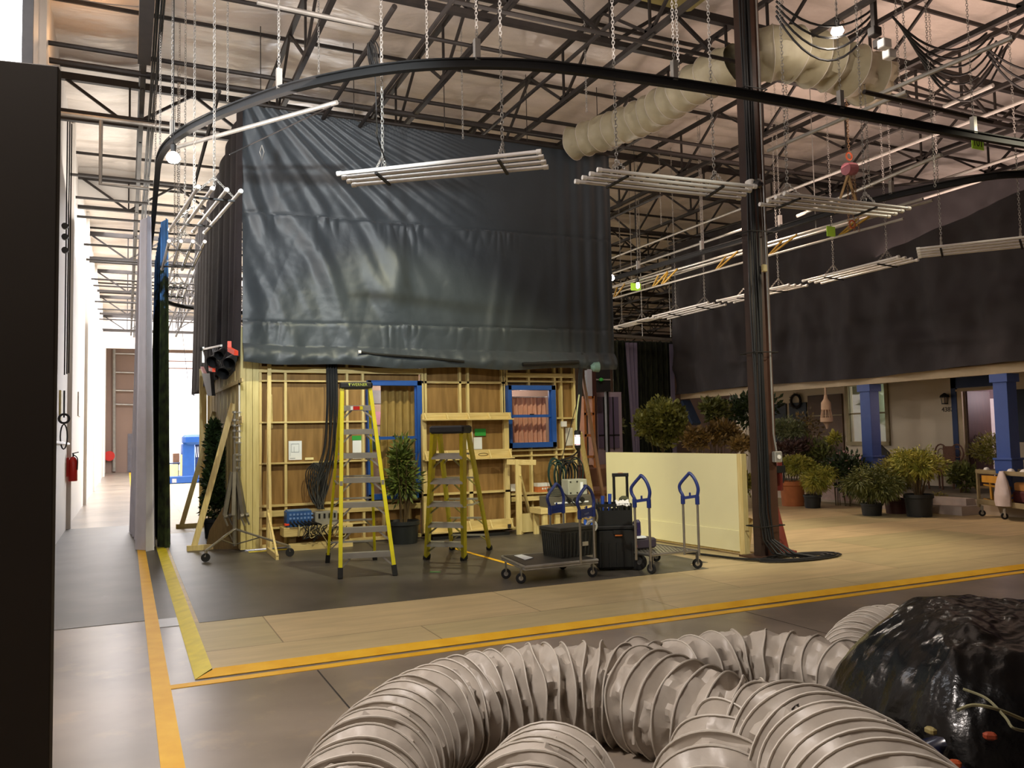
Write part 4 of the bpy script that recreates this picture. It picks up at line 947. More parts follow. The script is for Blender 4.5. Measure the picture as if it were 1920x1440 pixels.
for py in (775, 790, 800, 810, 822, 832, 855, 865, 880):
    z = zat(py); MB().lathe((hb.x + (.03 if py > 825 else 0), hb.y, z), [(0.03, 0), (.034, .005), (.034, .03), (.03, .035)], 10).bar((hb.x, hb.y, z + .015), (hb.x + .1, hb.y - .03, z + .015), .012).build('collar', CHROME, t)
zt_, zb_ = zat(885), zat(965)
m = MB()
for a in range(6):
    an = a * PI / 3 + .3; m.bar((hb.x + .04 * math.cos(an), hb.y + .04 * math.sin(an), zt_), (hb.x + .16 * math.cos(an), hb.y + .12 * math.sin(an), zb_), .05, .055)
m.build('folded_leg', GREYM, t)
for a in (0, 2.1, 3.3, 5.2):
    p = V((hb.x + .16 * math.cos(a), hb.y + .12 * math.sin(a), zb_ - .02)); MB().lathe(p, [(0, 0), (.035, 0), (.035, .05), (0, .05)], 10, (1, 0, .2)).bar(p, p + V((.05, -.05, -.14)), .02).build('knuckle', GREYM, t)
for px, py, wy in ((385, 1046, 1054), (543, 1030, 1044), (420, 1020, 1026)):
    f = PZ(px, wy); e = f + V((0, 0, .16)) + (hb - f) * .02; hubp = hb + V((0, 0, .36))
    lg = MB().tube([hubp, e], .017, 8).tube([hb + V((0, 0, .12)), hubp.lerp(e, .5)], .01, 6).build('base_leg', CHROME, t, smooth=True)
    MB().lathe(f + V((0, -.02, .065)), [(0, 0), (.062, .0), (.062, .03), (0, .03)], 16, (0.25, 1, 0)).build('wheel', RUBBER, lg)
    MB().bar(f + V((0, 0, .07)), e, .03, .05).build('fork', CHROME, lg)
# plant behind it, left
def leaf_cloud(mb, c, rad, n, size, droop=0.0, seed=0, up=.3, shell=.55, flat=1.0):
    rnd = random.Random(seed)
    for i in range(n):
        th = rnd.uniform(0, 2 * PI); ph = math.acos(rnd.uniform(-1, 1)); r = (shell + (1 - shell) * rnd.random()) * (.82 + .3 * noise.noise(V((math.cos(th) * 1.7 + seed, math.sin(th) * 1.7, ph * 1.4))))
        d = V((math.sin(ph) * math.cos(th), math.sin(ph) * math.sin(th), math.cos(ph)))
        p = V(c) + V((d.x * rad[0] * r, d.y * rad[1] * r, d.z * rad[2] * r))
        dir_ = (d + V((rnd.uniform(-.6, .6), rnd.uniform(-.6, .6), rnd.uniform(-.3, .6) + up - droop))).normalized()
        s = size * rnd.uniform(.6, 1.3); side = dir_.cross(V((rnd.uniform(-1, 1), rnd.uniform(-1, 1), rnd.uniform(-1, 1)))).normalized() * s * .26 * flat
        mb.add([p - side * .2, p + dir_ * s * .45 + side - V((0, 0, droop * s * .1)), p + dir_ * s - V((0, 0, droop * s * .4)), p + dir_ * s * .45 - side - V((0, 0, droop * s * .1))], [(0, 1, 2, 3)])
    return mb
def green(name, a, b, rough=.55): 
    return mat(name, a, rough, col2=b, scale=5)
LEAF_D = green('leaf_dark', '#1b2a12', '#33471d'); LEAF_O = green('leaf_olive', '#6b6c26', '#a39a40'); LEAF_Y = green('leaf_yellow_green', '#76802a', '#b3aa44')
LEAF_B = green('leaf_bronze', '#5b4a26', '#8a7038'); LEAF_M = green('leaf_mid', '#434d1e', '#74783a'); LEAF_G = green('leaf_grey_green', '#55603a', '#7f8454')
STEM = mat('stem_brown', '#5b4a2e', .8, var=.2)
def pot(t, c, R, H, m, rim=True, z=0.0, name='pot'):
    p = [(0, z), (R * .82, z), (R * .92, z + H * .8), (R * .96, z + H * .82), (R, z + H * .84), (R, z + H), (R * .93, z + H), (R * .9, z + H * .9)]
    MB().lathe((c.x, c.y, 0), p, 24, capt=False).build(name, m, t, smooth=True)
    MB().lathe((c.x, c.y, 0), [(0, z + H * .88), (R * .9, z + H * .9)], 20).build('soil', SOIL, t)
def stems(mb, c, z0, z1, n, spread, seed=0, r=.006):
    rnd = random.Random(seed)
    for i in range(n):
        a = rnd.uniform(0, 6.28); s = spread * rnd.random(); e = V((c.x + s * math.cos(a), c.y + s * math.sin(a), z1 * rnd.uniform(.75, 1)))
        b = V((c.x + .05 * math.cos(a), c.y + .05 * math.sin(a), z0)); mid = b.lerp(e, .5) + V((0, 0, .05)) ; mb.tube([b, mid, e], [r, r * .8, r * .4], 5)
    return mb
c = PZ(411, 1012) + V((-.04, .35, 0)); t = thing('potted_conifer', c, 'dark conifer in a black nursery pot behind the timber braces of the side wall', 'plant')
pot(t, c, .2, .34, POTB); stems(MB(), c, .3, 1.7, 8, .12, 3).build('stem', STEM, t)
m = MB()
for k in range(7): leaf_cloud(m, c + V((.03 * math.sin(k * 2), .0, .55 + .22 * k)), (.26 - .025 * k, .26 - .025 * k, .25), 420, .10, seed=k)
m.build('foliage', LEAF_D, t)
# clamped lamps bunched under the side drape
t = thing('lamp_cluster', PY(420, 660, 14.6), 'bunch of black clamp lamps with red clamps hanging at the corner under the side drape', 'lamps')
XS = DX0 - .22
for p0, r_ in (((408, 668), .11), ((428, 688), .1), ((420, 655), .08), ((440, 668), .09)):
    p = PX(*p0, XS); MB().lathe(p, [(.02, 0), (r_ * .6, .04), (r_, .22), (r_ * .92, .22), (r_ * .5, .06)], 14, (-.4, -.7, -.5), capt=False).build('lamp_head', BLACKP, t, smooth=True)
for q in (((430, 640), (430, 655), (443, 662)), ((394, 677), (394, 692), (401, 694))):
    P = [PX(*k, XS - .1) for k in q]; MB().bar(P[0], P[1], .05, .05).bar(P[1], P[2], .05, .06).build('red_clamp', REDC, t)
P = [PX(379, 690, XS), PX(386, 705, XS)]; MB().bar(P[0], P[1], .06).build('red_clamp', REDC, t)
P = [PX(381, 655, XS - .1), PX(415, 648, XS - .1)]; m = MB().bar(P[0], P[1], .03).lathe(P[0], [(0, -.04), (.05, -.04), (.05, .04), (0, .04)], 10).bar(P[0], P[0] + V((0, 0, -.25)), .04); m.build('bracket_arm', CHROME, t)
m = MB()
for k in range(4): m.tube(smoothpath([PX(398 + 3 * k, 652, XS), PX(405 + 4 * k, 678 + 4 * k, XS - .05), PX(418 + 3 * k, 700 + k * 2, XS), PX(440, 688 + 2 * k, XS)], 6), .01, 5)
m.build('lamp_cord', CABLE, t)
o = MB().prism([PX(384, 700, XS + .02), PX(400, 700, XS + .02), PX(404, 742, XS + .02), PX(395, 742, XS + .02)], (-.06, 0, 0)).build('black_flag', BLACK); tag(o, 'black cloth flap hanging at the end of the side wall', 'cloth')

# ============================================================ POWER GEAR ON THE LEFT FLAT
YB_ = 13.15
a = PY(532, 1003, YB_); b = PY(662, 986, YB_)
t = thing('timber_bench', (a.x, YB_, 0), 'low timber bench carrying the blue power box below the left flat', 'bench')
zt2 = PY(600, 986, YB_).z; zb2 = PY(600, 1003, YB_).z
MB().bb((a.x, YB_, zb2), (b.x, YB_ + .35, zt2)).build('top', PINEX, t, bevel=.005)
MB().bb((a.x + .08, YB_ + .02, 0), (b.x, YB_ + .06, .11)).build('plinth', PINEX, t)
MB().bb((a.x + .1, YB_ + .08, .0), (a.x + .2, YB_ + .33, zb2)).bb((b.x - .14, YB_ + .08, 0), (b.x - .04, YB_ + .33, zb2)).build('leg', DARKWOOD, t)
c0 = PY(538, 986, YB_ + .02); c1 = PY(585, 957, YB_ + .02)
t = thing('power_box', c0, 'blue power distribution box full of plugs on the low timber bench', 'power box')
MB().bevbox(((c0.x + c1.x) / 2, YB_ + .16, (zt2 + c1.z) / 2), (c1.x - c0.x, .26, c1.z - zt2), .01).build('case', mat('box_blue', '#2b5490', .45, var=.1), t)
MB().bb((c0.x + .02, YB_ + .03, c1.z), (c1.x - .02, YB_ + .28, c1.z + .015)).build('lid', mat('box_blue_light', '#6c8db4', .5), t)
m = MB()
for i in range(7):
    for j in range(2): m.bb((c0.x + .04 + i * .055, YB_ + .02, zt2 + .12 + j * .06), (c0.x + .07 + i * .055, YB_ + .03, zt2 + .15 + j * .06))
m.build('sockets', mat('socket_blue', '#6f8fc4', .5), t)
m = MB()
for i in range(7): m.tube([V((c0.x + .05 + i * .055, YB_ + .02, zt2 + .09)), V((c0.x + .06 + i * .06, YB_ - .05, zt2 + .06)), V((c0.x + .1 + i * .07, YB_ - .02, zt2 + .02))], .014, 6)
m.build('plug', BLACK, t)
g0 = PY(592, 986, YB_ + .02); g1 = PY(634, 958, YB_ + .02)
t = thing('breaker_box', g0, 'grey breaker box with four dark switches beside the blue power box', 'power box')
MB().bevbox(((g0.x + g1.x) / 2, YB_ + .16, (zt2 + g1.z) / 2), (g1.x - g0.x, .2, g1.z - zt2), .008).build('case', mat('breaker_grey', '#8e8c82', .5, var=.1), t)
for i in range(4): MB().bb((g0.x + .05 + i * .08, YB_ + .05, g1.z - .1), (g0.x + .08 + i * .08, YB_ + .062, g1.z - .03)).build('switch', BLACK, t)
t = thing('hanging_cable_bundle', PY(617, 690, YW), 'bundle of black cables hanging from the drape hem down to the power boxes', 'cable bundle')
rnd = random.Random(4)
for k in range(13):
    x0 = 612 + 1.6 * k; x1 = 590 + 1.6 * k + (k % 3) * 4; Y_ = YW - .05 - .03 * (k % 3)
    w1, w2 = rnd.uniform(-9, 6), rnd.uniform(-14, 4)
    P = smoothpath([PY(x0, 676, Y_), PY(x0 + 1 + w1 * .1, 760, Y_), PY(x0 - 4 + w1 * .5, 850, Y_), PY(x1 + w2, 910, Y_ - .1), PY(596 + (k % 5) * 3, 955, Y_ - .25)], 7)
    MB().tube(P, .0095, 6).build('cable', CABLE, t, smooth=True)
for k in range(8): 
    P = smoothpath([PY(588 + k, 868, YW - .07), PY(574 + 4 * k, 885 + k, YW - .1), PY(577 + 4 * k, 915 + 2 * k, YW - .12), PY(590 + k, 945, YW - .15), PY(600 + 2 * k, 920, YW - .12), PY(598 + k, 880, YW - .09), PY(588 + k, 868, YW - .07)], 5)
    MB().tube(P, .010, 6).build('cable_loop', CABLE, t, smooth=True)
t = thing('cable_tangle', PY(600, 985, 13.1), 'tangle of black and pale cords spilling over the front of the low timber bench', 'cables')
for k in range(14):
    x = 560 + 6 * k; P = smoothpath([PY(x, 984, YB_ - .02), PY(x + rnd.uniform(-8, 8), 990 + rnd.uniform(0, 6), YB_ - .06), PY(x + rnd.uniform(-10, 10), 1003 + rnd.uniform(0, 18), YB_ - .04), PY(x + rnd.uniform(-12, 16), 1000 + rnd.uniform(-10, 22), YB_ - .03), PY(x + 12, 986, YB_ - .02)], 6)
    MB().tube(P, .006 if k % 3 else .009, 5).build('cord', CABLE if k % 4 else mat('pale_cord', '#b9ab7a', .6), t, smooth=True)
o = MB().bb(PY(534, 986, YB_ + .02), PY(541, 981, YB_ + .1)).build('red_plug', REDC); tag(o, 'small red plug on the left end of the low timber bench', 'plug')

# potted shrub between the ladders
c = PZ(762, 1020) + V((0, .15, 0)); t = thing('potted_shrub', c, 'leafy bamboo-like shrub in a wide black nursery pot between the two ladders', 'plant')
pot(t, c, .27, .36, POTB); stems(MB(), c, .32, 1.75, 26, .30, 5, .007).build('stem', STEM, t)
m = MB(); leaf_cloud(m, c + V((-.02, 0, 1.35)), (.22, .2, .5), 700, .12, .1, 11, flat=.6, shell=.1); leaf_cloud(m, c + V((0, 0, 1.0)), (.38, .3, .38), 700, .12, .25, 12, flat=.6, shell=.15)
m.build('foliage', green('leaf_bamboo', '#3c4d1c', '#67752d'), t)

# ============================================================ GEAR ON THE RIGHT
p = PY(1083, 824, 13.2); t = thing('hanging_work_lamp', p, 'white caged work lamp hanging on cables at the right end of the set', 'lamp')
MB().lathe(p + V((0, 0, -.11)), [(0, 0), (.05, .01), (.055, .03), (.055, .17), (.05, .19), (0, .2)], 16).build('diffuser', mat('lamp_white', '#ffffff', .4, var=0, emit='#ffffff', estr=2.5), t, smooth=True)
m = MB().lathe(p + V((0, 0, .08)), [(.05, 0), (.062, .01), (.06, .07), (.02, .11)], 14).lathe(p + V((0, 0, -.2)), [(.02, 0), (.05, .04), (.06, .09), (.05, .1)], 14)
for a in range(4): an = a * PI / 2 + .4; m.tube([p + V((.062 * math.cos(an), .062 * math.sin(an), z)) for z in (-.12, .0, .1)], .006, 5)
m.build('cage', BLACKP, t)
MB().ring(p + V((0, 0, .06)), .058, .006, n=18).ring(p + V((0, 0, -.09)), .058, .006, n=18).build('red_ring', REDP, t)
m = MB()
for k in range(4): m.tube(smoothpath([p + V((.02 * k - .03, 0, .15)), PY(1083 + 2 * k, 760, 13.25), PY(1086 + 2 * k, 690, 13.3)], 8), .011, 6)
m.build('feed_cable', CABLE, t)
MB().tube(smoothpath([p + V((-.03, -.02, .12)), PY(1081, 780, 13.22), PY(1086, 740, 13.25)], 6), .014, 6).build('pale_cable', mat('pale_green_cable', '#c9cf9a', .6), t)
t = thing('cable_coils', PY(1050, 870, 13.3), 'dark green and black cable coils hanging below the white work lamp', 'cable coil')
GRNC = mat('green_cable', '#16352f', .5, var=.1)
for k in range(16):
    cx_, w_, h_ = 1037 + 2.7 * k, 9 + (k % 4) * 2.2, 24 + (k * 7 % 9); Y_ = 13.32 - .015 * (k % 5); tilt = (k - 6) * .4
    P = [PY(cx_ + w_ * math.cos(a * PI / 9) + tilt * math.sin(a * PI / 9), 892 - h_ * math.sin(a * PI / 9) - 3 * math.sin(k), Y_) for a in range(18)]
    MB().tube(P, .013, 6, closed=True).build('cable_loop', GRNC if (k < 6 or k % 5 == 0) else CABLE, t, smooth=True)
MB().tube(smoothpath([PY(1052, 862, 13.3), PY(1068, 858, 13.3), PY(1080, 850, 13.28), p + V((0, 0, -.2))], 6), .014, 6).build('tie_cable', CABLE, t)
MB().tube([PY(1053, 862, 13.3), PY(1086, 740, 13.3)], .007, 5).build('guy_line', CABLE, t)
# small bench with amplifier box and grey distro box
YS = 12.6
bl, br = PY(1014, 955, YS), PY(1118, 950, YS); zt3 = PY(1040, 952, YS).z; zb3 = PY(1040, 963, YS).z
t = thing('plank_bench', (bl.x, YS, 0), 'small pale plank bench behind the blue-handled cart, carrying the grey boxes', 'bench')
MB().bb((bl.x, YS, zb3), (br.x, YS + .42, zt3)).build('top', PINEX, t, bevel=.005)
for x, y in ((bl.x + .05, YS + .03), (bl.x + .3, YS + .05), (br.x - .1, YS + .04), (bl.x + .05, YS + .35), (br.x - .1, YS + .35)): MB().bb((x, y, 0), (x + .09, y + .05, zb3)).build('leg', PINE, t)
a0, a1 = PY(1028, 950, YS + .03), PY(1112, 927, YS + .03)
t = thing('dimmer_case', a0, 'long dark grey equipment case on the plank bench under the small grey box', 'equipment case')
MB().bevbox(((a0.x + a1.x) / 2, YS + .2, (zt3 + a1.z) / 2), (a1.x - a0.x, .34, a1.z - zt3), .01).build('case', mat('case_grey', '#57534a', .5, var=.15), t)
MB().bb((a0.x + .12, YS + .02, zt3 + .06), (a1.x - .1, YS + .03, zt3 + .085)).build('white_strip', PAPER, t)
for k in range(3): MB().lathe((a0.x + .4 + .13 * k, YS + .03, a1.z - .08), [(0, 0), (.05, 0), (.045, .02), (0, .02)], 14, (0, -1, 0)).build('socket', BLACK, t)
g0, g1 = PY(1067, 925, YS + .05), PY(1102, 898, YS + .05)
t = thing('grey_junction_box', g0, 'light grey square box with a white socket on top of the dark equipment case', 'junction box')
MB().bevbox(((g0.x + g1.x) / 2, YS + .2, (a1.z + g1.z) / 2), (g1.x - g0.x, .26, g1.z - a1.z), .012).build('case', mat('light_grey_case', '#a9ab9c', .5, var=.06), t)
MB().bb((g1.x - .14, YS + .06, a1.z + .04), (g1.x - .09, YS + .07, g1.z - .05)).build('socket_label', PAPER, t)
MB().lathe((g1.x - .05, YS + .07, (a1.z + g1.z) / 2), [(0, 0), (.045, 0), (.04, .02), (0, .02)], 14, (0, -1, 0)).build('socket', BLACK, t)
for dx in (.03, .16):
    for dz in (.04, g1.z - a1.z - .04): MB().bb((g0.x + dx, YS + .062, a1.z + dz - .012), (g0.x + dx + .025, YS + .07, a1.z + dz + .012)).build('screw', BLACK, t)
t = thing('coiled_power_cord', PY(1050, 930, YS), 'grey rope-like cord heaped on the left end of the dark equipment case', 'cord')
m = MB()
for k in range(6): m.ring(V((a0.x + .18 + .02 * math.sin(k), YS + .15, a1.z + .015 + .022 * k)), .13 - .008 * k, .011, n=20, k=6)
m.build('coil', mat('grey_cord', '#4b4a40', .6), t, smooth=True)
MB().tube(smoothpath([V((a0.x + .3, YS + .1, a1.z + .08)), V((a0.x + .42, YS - .05, a1.z - .1)), V((a0.x + .48, YS - .06, zt3 + .03)), V((a0.x + .62, YS - .04, zt3 + .05))], 6), .012, 6).build('tail', CABLE, t)

# ============================================================ CARTS
def hoop(t, b0, b1, H, m_handle=BLUEH, text=None):
    """two steel tubes with a blue moulded hoop; b0 near tube foot, b1 the other"""
    zt_ = H
    T0 = V((b0.x, b0.y, zt_ - .30)); T1 = V((b1.x, b1.y, zt_ - .30))
    for b, T in ((b0, T0), (b1, T1)):
        MB().tube([b, T + V((0, 0, .04))], .0145, 10).build('upright_tube', CHROME, t, smooth=True)
    u = (T1 - T0); w = u.length; u.normalize()
    s = [T0 + V((0, 0, -.06)), T0 + V((0, 0, .02)), T0 + u * (-.015) + V((0, 0, .12)), T0 + u * (w * .12) + V((0, 0, .23)), T0 + u * (w * .45) + V((0, 0, .30)), T0 + u * (w * .62) + V((0, 0, .28)), T0 + u * (w + .03) + V((0, 0, .17)), T0 + u * (w + .035) + V((0, 0, .10)), T1 + V((0, 0, .03)), T1 + V((0, 0, -.06))]
    P = smoothpath(s, 6); h = MB().tube(P, .020, 10)
    h.tube([T0 + V((0, 0, -.07)), T0 + V((0, 0, .03))], .026, 10).tube([T1 + V((0, 0, -.07)), T1 + V((0, 0, .03))], .026, 10)
    h.bar(T0 + V((0, 0, .03)), T1 + V((0, 0, -.0)), .022, .035)
    h.tube([T0.lerp(T1, .5) + V((0, 0, .02)), T0.lerp(T1, .5) + V((0, 0, .07))], .012, 8)
    return h.build('hoop_handle', m_handle, t, smooth=True), T0, T1
def caster(t, g, R=.062, ztop=.2, yaw=.4, m=RUBBER):
    ax = V((math.sin(yaw), math.cos(yaw), 0))
    w = MB().lathe(g + V((0, 0, R)) - ax * .016, [(0, 0), (R * .93, 0), (R, .006), (R, .026), (R * .93, .032), (0, .032)], 20, ax).build('caster_wheel', m, t, smooth=True)
    MB().lathe(g + V((0, 0, R)) - ax * .02, [(0, 0), (R * .45, 0), (R * .45, .04), (0, .04)], 12, ax).bar(g + V((0, 0, R)) - ax * .025, g + V((0, 0, ztop)) - ax * .02, .008, .045).bar(g + V((0, 0, R)) + ax * .025, g + V((0, 0, ztop)) + ax * .02, .008, .045).build('caster_fork', CHROME, w)
# cart A
L1, L2, R2, R1 = PZ(977, 1094), PZ(949, 1085), PZ(1055, 1067), PZ(1111, 1082)
zd = .2
t = thing('platform_cart', (L1 + R1) / 2, 'low wire platform cart with blue hoop handles, carrying the dark grey tote', 'cart')
for g in (L1, L2, R2, R1): caster(t, g, .06, zd)
ex = (R1 - L1).normalized(); ey = V((-ex.y, ex.x, 0))
A = PZ(985, 1064, zd); B = PZ(1120, 1050, zd); Cc = PZ(1062, 1036, zd); D = PZ(941, 1044, zd)
P = [A, B, Cc, D]
MB().tube([q + V((0, 0, 0)) for q in P], .018, 8, closed=True).tube([q + V((0, 0, -.03)) for q in P], .012, 6, closed=True).build('deck_frame', GALV, t)
m = MB()
for k in range(1, 26): f = k / 26; m.tube([A.lerp(B, f), D.lerp(Cc, f)], .005, 5)
for k in range(1, 7): f = k / 7; m.tube([A.lerp(D, f), B.lerp(Cc, f)], .006, 5)
m.build('wire_deck', GALV, t)
MB().prism([A.lerp(B, .02) + V((0, 0, .012)), B + V((0, 0, .012)), Cc + V((0, 0, .012)), D.lerp(Cc, .02) + V((0, 0, .012))], (0, 0, .004)).build('deck_mat', mat('deck_mat', '#3f3d38', .5, var=.2), t)
hA, T0, T1 = hoop(t, PZ(1115, 1049, zd), PZ(1089, 1056, zd), PZ(1110, 896, 1.0).z if False else 1.08)
hoop(t, PZ(1058, 1038, zd), PZ(1033, 1043, zd), 1.08)
# plates under the hoops, with the engraved marking
for (q0, q1, tx) in ((PZ(1089, 1056, zd), PZ(1115, 1049, zd), 'D2A'), (PZ(1033, 1043, zd), PZ(1058, 1038, zd), None)):
    a = V((q0.x, q0.y, .79)); b = V((q1.x, q1.y, .79)); u = (b - a).normalized(); n_ = V((u.y, -u.x, 0))
    pl = MB().bar(a + V((0, 0, -.02)), b + V((0, 0, -.02)), .012, .10).build('handle_plate', BLUEH, t)
    if tx:
        R4 = Matrix((u, V((0, 0, 1)), n_)).transposed().to_4x4(); flat_text(tx, (a + b) / 2 + n_ * .01 + V((-.01, 0, -.02)), .055, mat('engraved_letters', '#8f97b0', .6, var=0), pl, normal=R4)
o = MB().prism([PZ(964, 1042, zd + .02), PZ(985, 1050, zd + .02), PZ(1000, 1046, zd + .02), PZ(978, 1040, zd + .02)], (0, 0, .004)).build('paper_sheet', PAPER); tag(o, 'pale sheet of paper lying on the empty end of the platform cart', 'paper')
# tote
q0, qL, qR = PZ(1052, 1048, zd + .018), PZ(1020, 1039, zd + .018), PZ(1108, 1041, zd + .018)
w1 = qR - q0; w2 = qL - q0; w1 = w1.normalized() * .52; n2 = V((-w1.y, w1.x, 0)).normalized(); w2 = n2 * .40
t = thing('storage_tote', q0, 'dark grey ribbed storage tote with a folded lid on the platform cart', 'storage box')
TOTE = mat('tote_grey', '#2f302c', .55, var=.1)
H_ = .32
def frust(q, a, b, z0, z1, s0, s1, mb):
    cc = q + a / 2 + b / 2
    lo = [cc + (p - cc) * s0 for p in (q, q + a, q + a + b, q + b)]; hi = [cc + (p - cc) * s1 for p in (q, q + a, q + a + b, q + b)]
    return mb.add([V((p.x, p.y, z0)) for p in lo] + [V((p.x, p.y, z1)) for p in hi], [(3, 2, 1, 0), (4, 5, 6, 7)] + [(i, (i + 1) % 4, (i + 1) % 4 + 4, i + 4) for i in range(4)])
frust(q0, w1, w2, q0.z, q0.z + H_, .92, 1.0, MB()).build('body', TOTE, t)
m = MB()
for k in range(9):
    f = (k + .5) / 9; a = q0 + w1 * f; m.bar(a * 1 + (q0 + w1 / 2 + w2 / 2 - a) * .06 + V((0, 0, .02)) - n2 * .012, a + V((0, 0, H_ - .03)) - n2 * .004, .018, .008)
    b = q0 + w2 * f; m.bar(b + (q0 + w1 / 2 + w2 / 2 - b) * .06 + V((0, 0, .02)), b + V((0, 0, H_ - .03)), .012, .012)
m.build('rib', TOTE, t)
frust(q0, w1, w2, q0.z + H_, q0.z + H_ + .045, 1.05, 1.07, MB()).build('lid', mat('tote_lid', '#3c3c37', .5, var=.08), t, bevel=.006)
a = q0 + w1 * .62 - n2 * .012 + V((0, 0, .15)); o = MB().bar(a, a + w1.normalized() * .09, .003, .05).build('label_plate', mat('label_tan', '#a39b86', .6), t)
# cart B
t = thing('wire_cart', PZ(1260, 1050), 'wire deck cart with two blue hoop handles in front of the cream flat', 'cart')
nl, fl, nr, fr_ = PZ(1220, 1052, .22), PZ(1205, 1041, .22), PZ(1311, 1042, .22), PZ(1296, 1027, .22)
for b0, b1 in ((nl, fl), (nr, fr_)): 
    b1 = b0 + V((RW[0][0], RW[1][0], 0)).normalized() * -.15 + V((.1, .22, 0)) * .45; hoop(t, b0, b1, 1.20)
g1_, g2_ = PZ(1222, 1076), PZ(1308, 1066); caster(t, g1_, .062, .22, 1.2); caster(t, g2_, .062, .22, .5); caster(t, g1_ + V((-.1, .75, 0)), .06, .22); caster(t, g2_ + V((-.1, .75, 0)), .06, .22)
Q = [V((g1_.x, g1_.y, .22)), V((g2_.x, g2_.y, .22)), V((g2_.x - .1, g2_.y + .8, .22)), V((g1_.x - .1, g1_.y + .8, .22))]
MB().tube(Q, .016, 8, closed=True).build('deck_frame', CHROME, t)
m = MB()
for k in range(1, 14): f = k / 14; m.bar(Q[0].lerp(Q[1], f), Q[3].lerp(Q[2], f), .022, .006)
for k in range(1, 10): f = k / 10; m.bar(Q[0].lerp(Q[3], f), Q[1].lerp(Q[2], f), .02, .006)
m.build('wire_deck', CHROME, t)
pz = Q[3].lerp(Q[2], .25) + V((0, -.25, .01))
t = thing('parcel', pz, 'dark parcel with white paper and pink wrapping on the wire cart', 'parcel')
MB().bevbox(pz + V((.1, 0, .07)), (.42, .26, .13), .02).build('box', mat('parcel_dark', '#332a36', .6, var=.2), t)
MB().bevbox(pz + V((-.02, -.02, .15)), (.34, .24, .03), .01).build('paper', PAPER, t)
MB().bevbox(pz + V((-.08, -.12, .05)), (.14, .1, .05), .01).build('pink_wrap', mat('pink_wrap', '#b23a52', .6), t)
o = MB().lathe(pz + V((.08, -.02, .165)), [(0, 0), (.05, 0), (.055, .05), (.05, .17), (.03, .2), (0, .2)], 14).build('purple_canister', mat('purple_plastic', '#2d2450', .4)); tag(o, 'dark purple canister standing on the parcel of the wire cart', 'canister')
# cream flat
fa = PZ(1392, 1041); fb = V((fa.x - .05, 12.3, 0)); hf = 1.385
t = thing('cream_flat', fa, 'low cream-painted scenery flat with a baseboard, standing left of the steel column', 'scenery flat')
fc = PZ(1137, 848, hf); fb = V((fc.x, fc.y, 0)); dr = (fb - fa).normalized(); nn = V((-dr.y, dr.x, 0)) * 1
if nn.x > 0: nn = -nn
def fq(s, d, z): return fa + dr * s + nn * d + V((0, 0, z))
Lf = (fb - fa).length
def slab(mb, s0, s1, d0, d1, z0, z1): return mb.add([fq(s, d, z) for s in (s0, s1) for d in (d0, d1) for z in (z0, z1)], [(0, 1, 3, 2), (4, 6, 7, 5), (0, 4, 5, 1), (2, 3, 7, 6), (0, 2, 6, 4), (1, 5, 7, 3)])
slab(MB(), .0, Lf, 0, .012, .06, hf).build('panel', CREAM, t)
slab(MB(), -.07, .02, -.07, .02, 0, hf).build('end_stud', PINE, t)
m = MB(); slab(m, 0, Lf, -.07, 0, hf - .05, hf); slab(m, 0, Lf, -.07, 0, .02, .08)
m.build('rail', PINE, t)
slab(MB(), .02, Lf, .012, .03, .05, .33).build('baseboard', CREAM, t)
o = MB().bar(fa + V((.3, .25, .02)) , fa + V((.42, .30, .45)), .04, .09).build('timber_offcut', PINE); tag(o, 'short pale timber leaning behind the left side of the column foot', 'timber')
# traffic cone and red extinguisher behind the column
c = V((8.28, 9.1, 0)); c = PZ(1462, 1040) + V((.12, .16, 0)); t = thing('traffic_cone', c, 'dark orange traffic cone behind the foot of the steel column', 'cone')
CONE = mat('cone_orange', '#7c2f22', .6, var=.1)  # one even dark orange
MB().bevbox(c + V((0, 0, .02)), (.38, .38, .04), .03).build('base', CONE, t); MB().lathe(c, [(.15, .04), (.03, .62), (.025, .64)], 20).build('cone', CONE, t, smooth=True)
c = PZ(1470, 1012) + V((0, 0.2, 0)); z0 = PD(1458, 945, c).z; z1 = PD(1458, 850, c).z
c = V((8.22, 9.3, 0)); 
t = thing('fire_extinguisher', c, 'dark red fire extinguisher mounted behind the right edge of the steel column', 'extinguisher')
pe = PD(1458, 930, c); 
MB().lathe((pe.x, pe.y, .85), [(0, 0), (.075, .0), (.08, .02), (.08, .42), (.05, .5), (.02, .52)], 16).build('cylinder', mat('dark_red', '#5e1c18', .4), t, smooth=True)
MB().tube(smoothpath([(pe.x, pe.y, 1.38), (pe.x + .09, pe.y, 1.34), (pe.x + .13, pe.y, 1.1), (pe.x + .11, pe.y, .95)], 6), .012, 6).build('hose', BLACK, t)
MB().bar((pe.x, pe.y, 1.36), (pe.x - .05, pe.y, 1.42), .03).build('valve', BLACK, t)
MB().bar((pe.x, pe.y, 1.1), (cx + .12, cy + .15, 1.1), .03).bar((pe.x, pe.y, 1.1), (pe.x, pe.y, 1.2), .17).build('wall_bracket', BLACK, t)

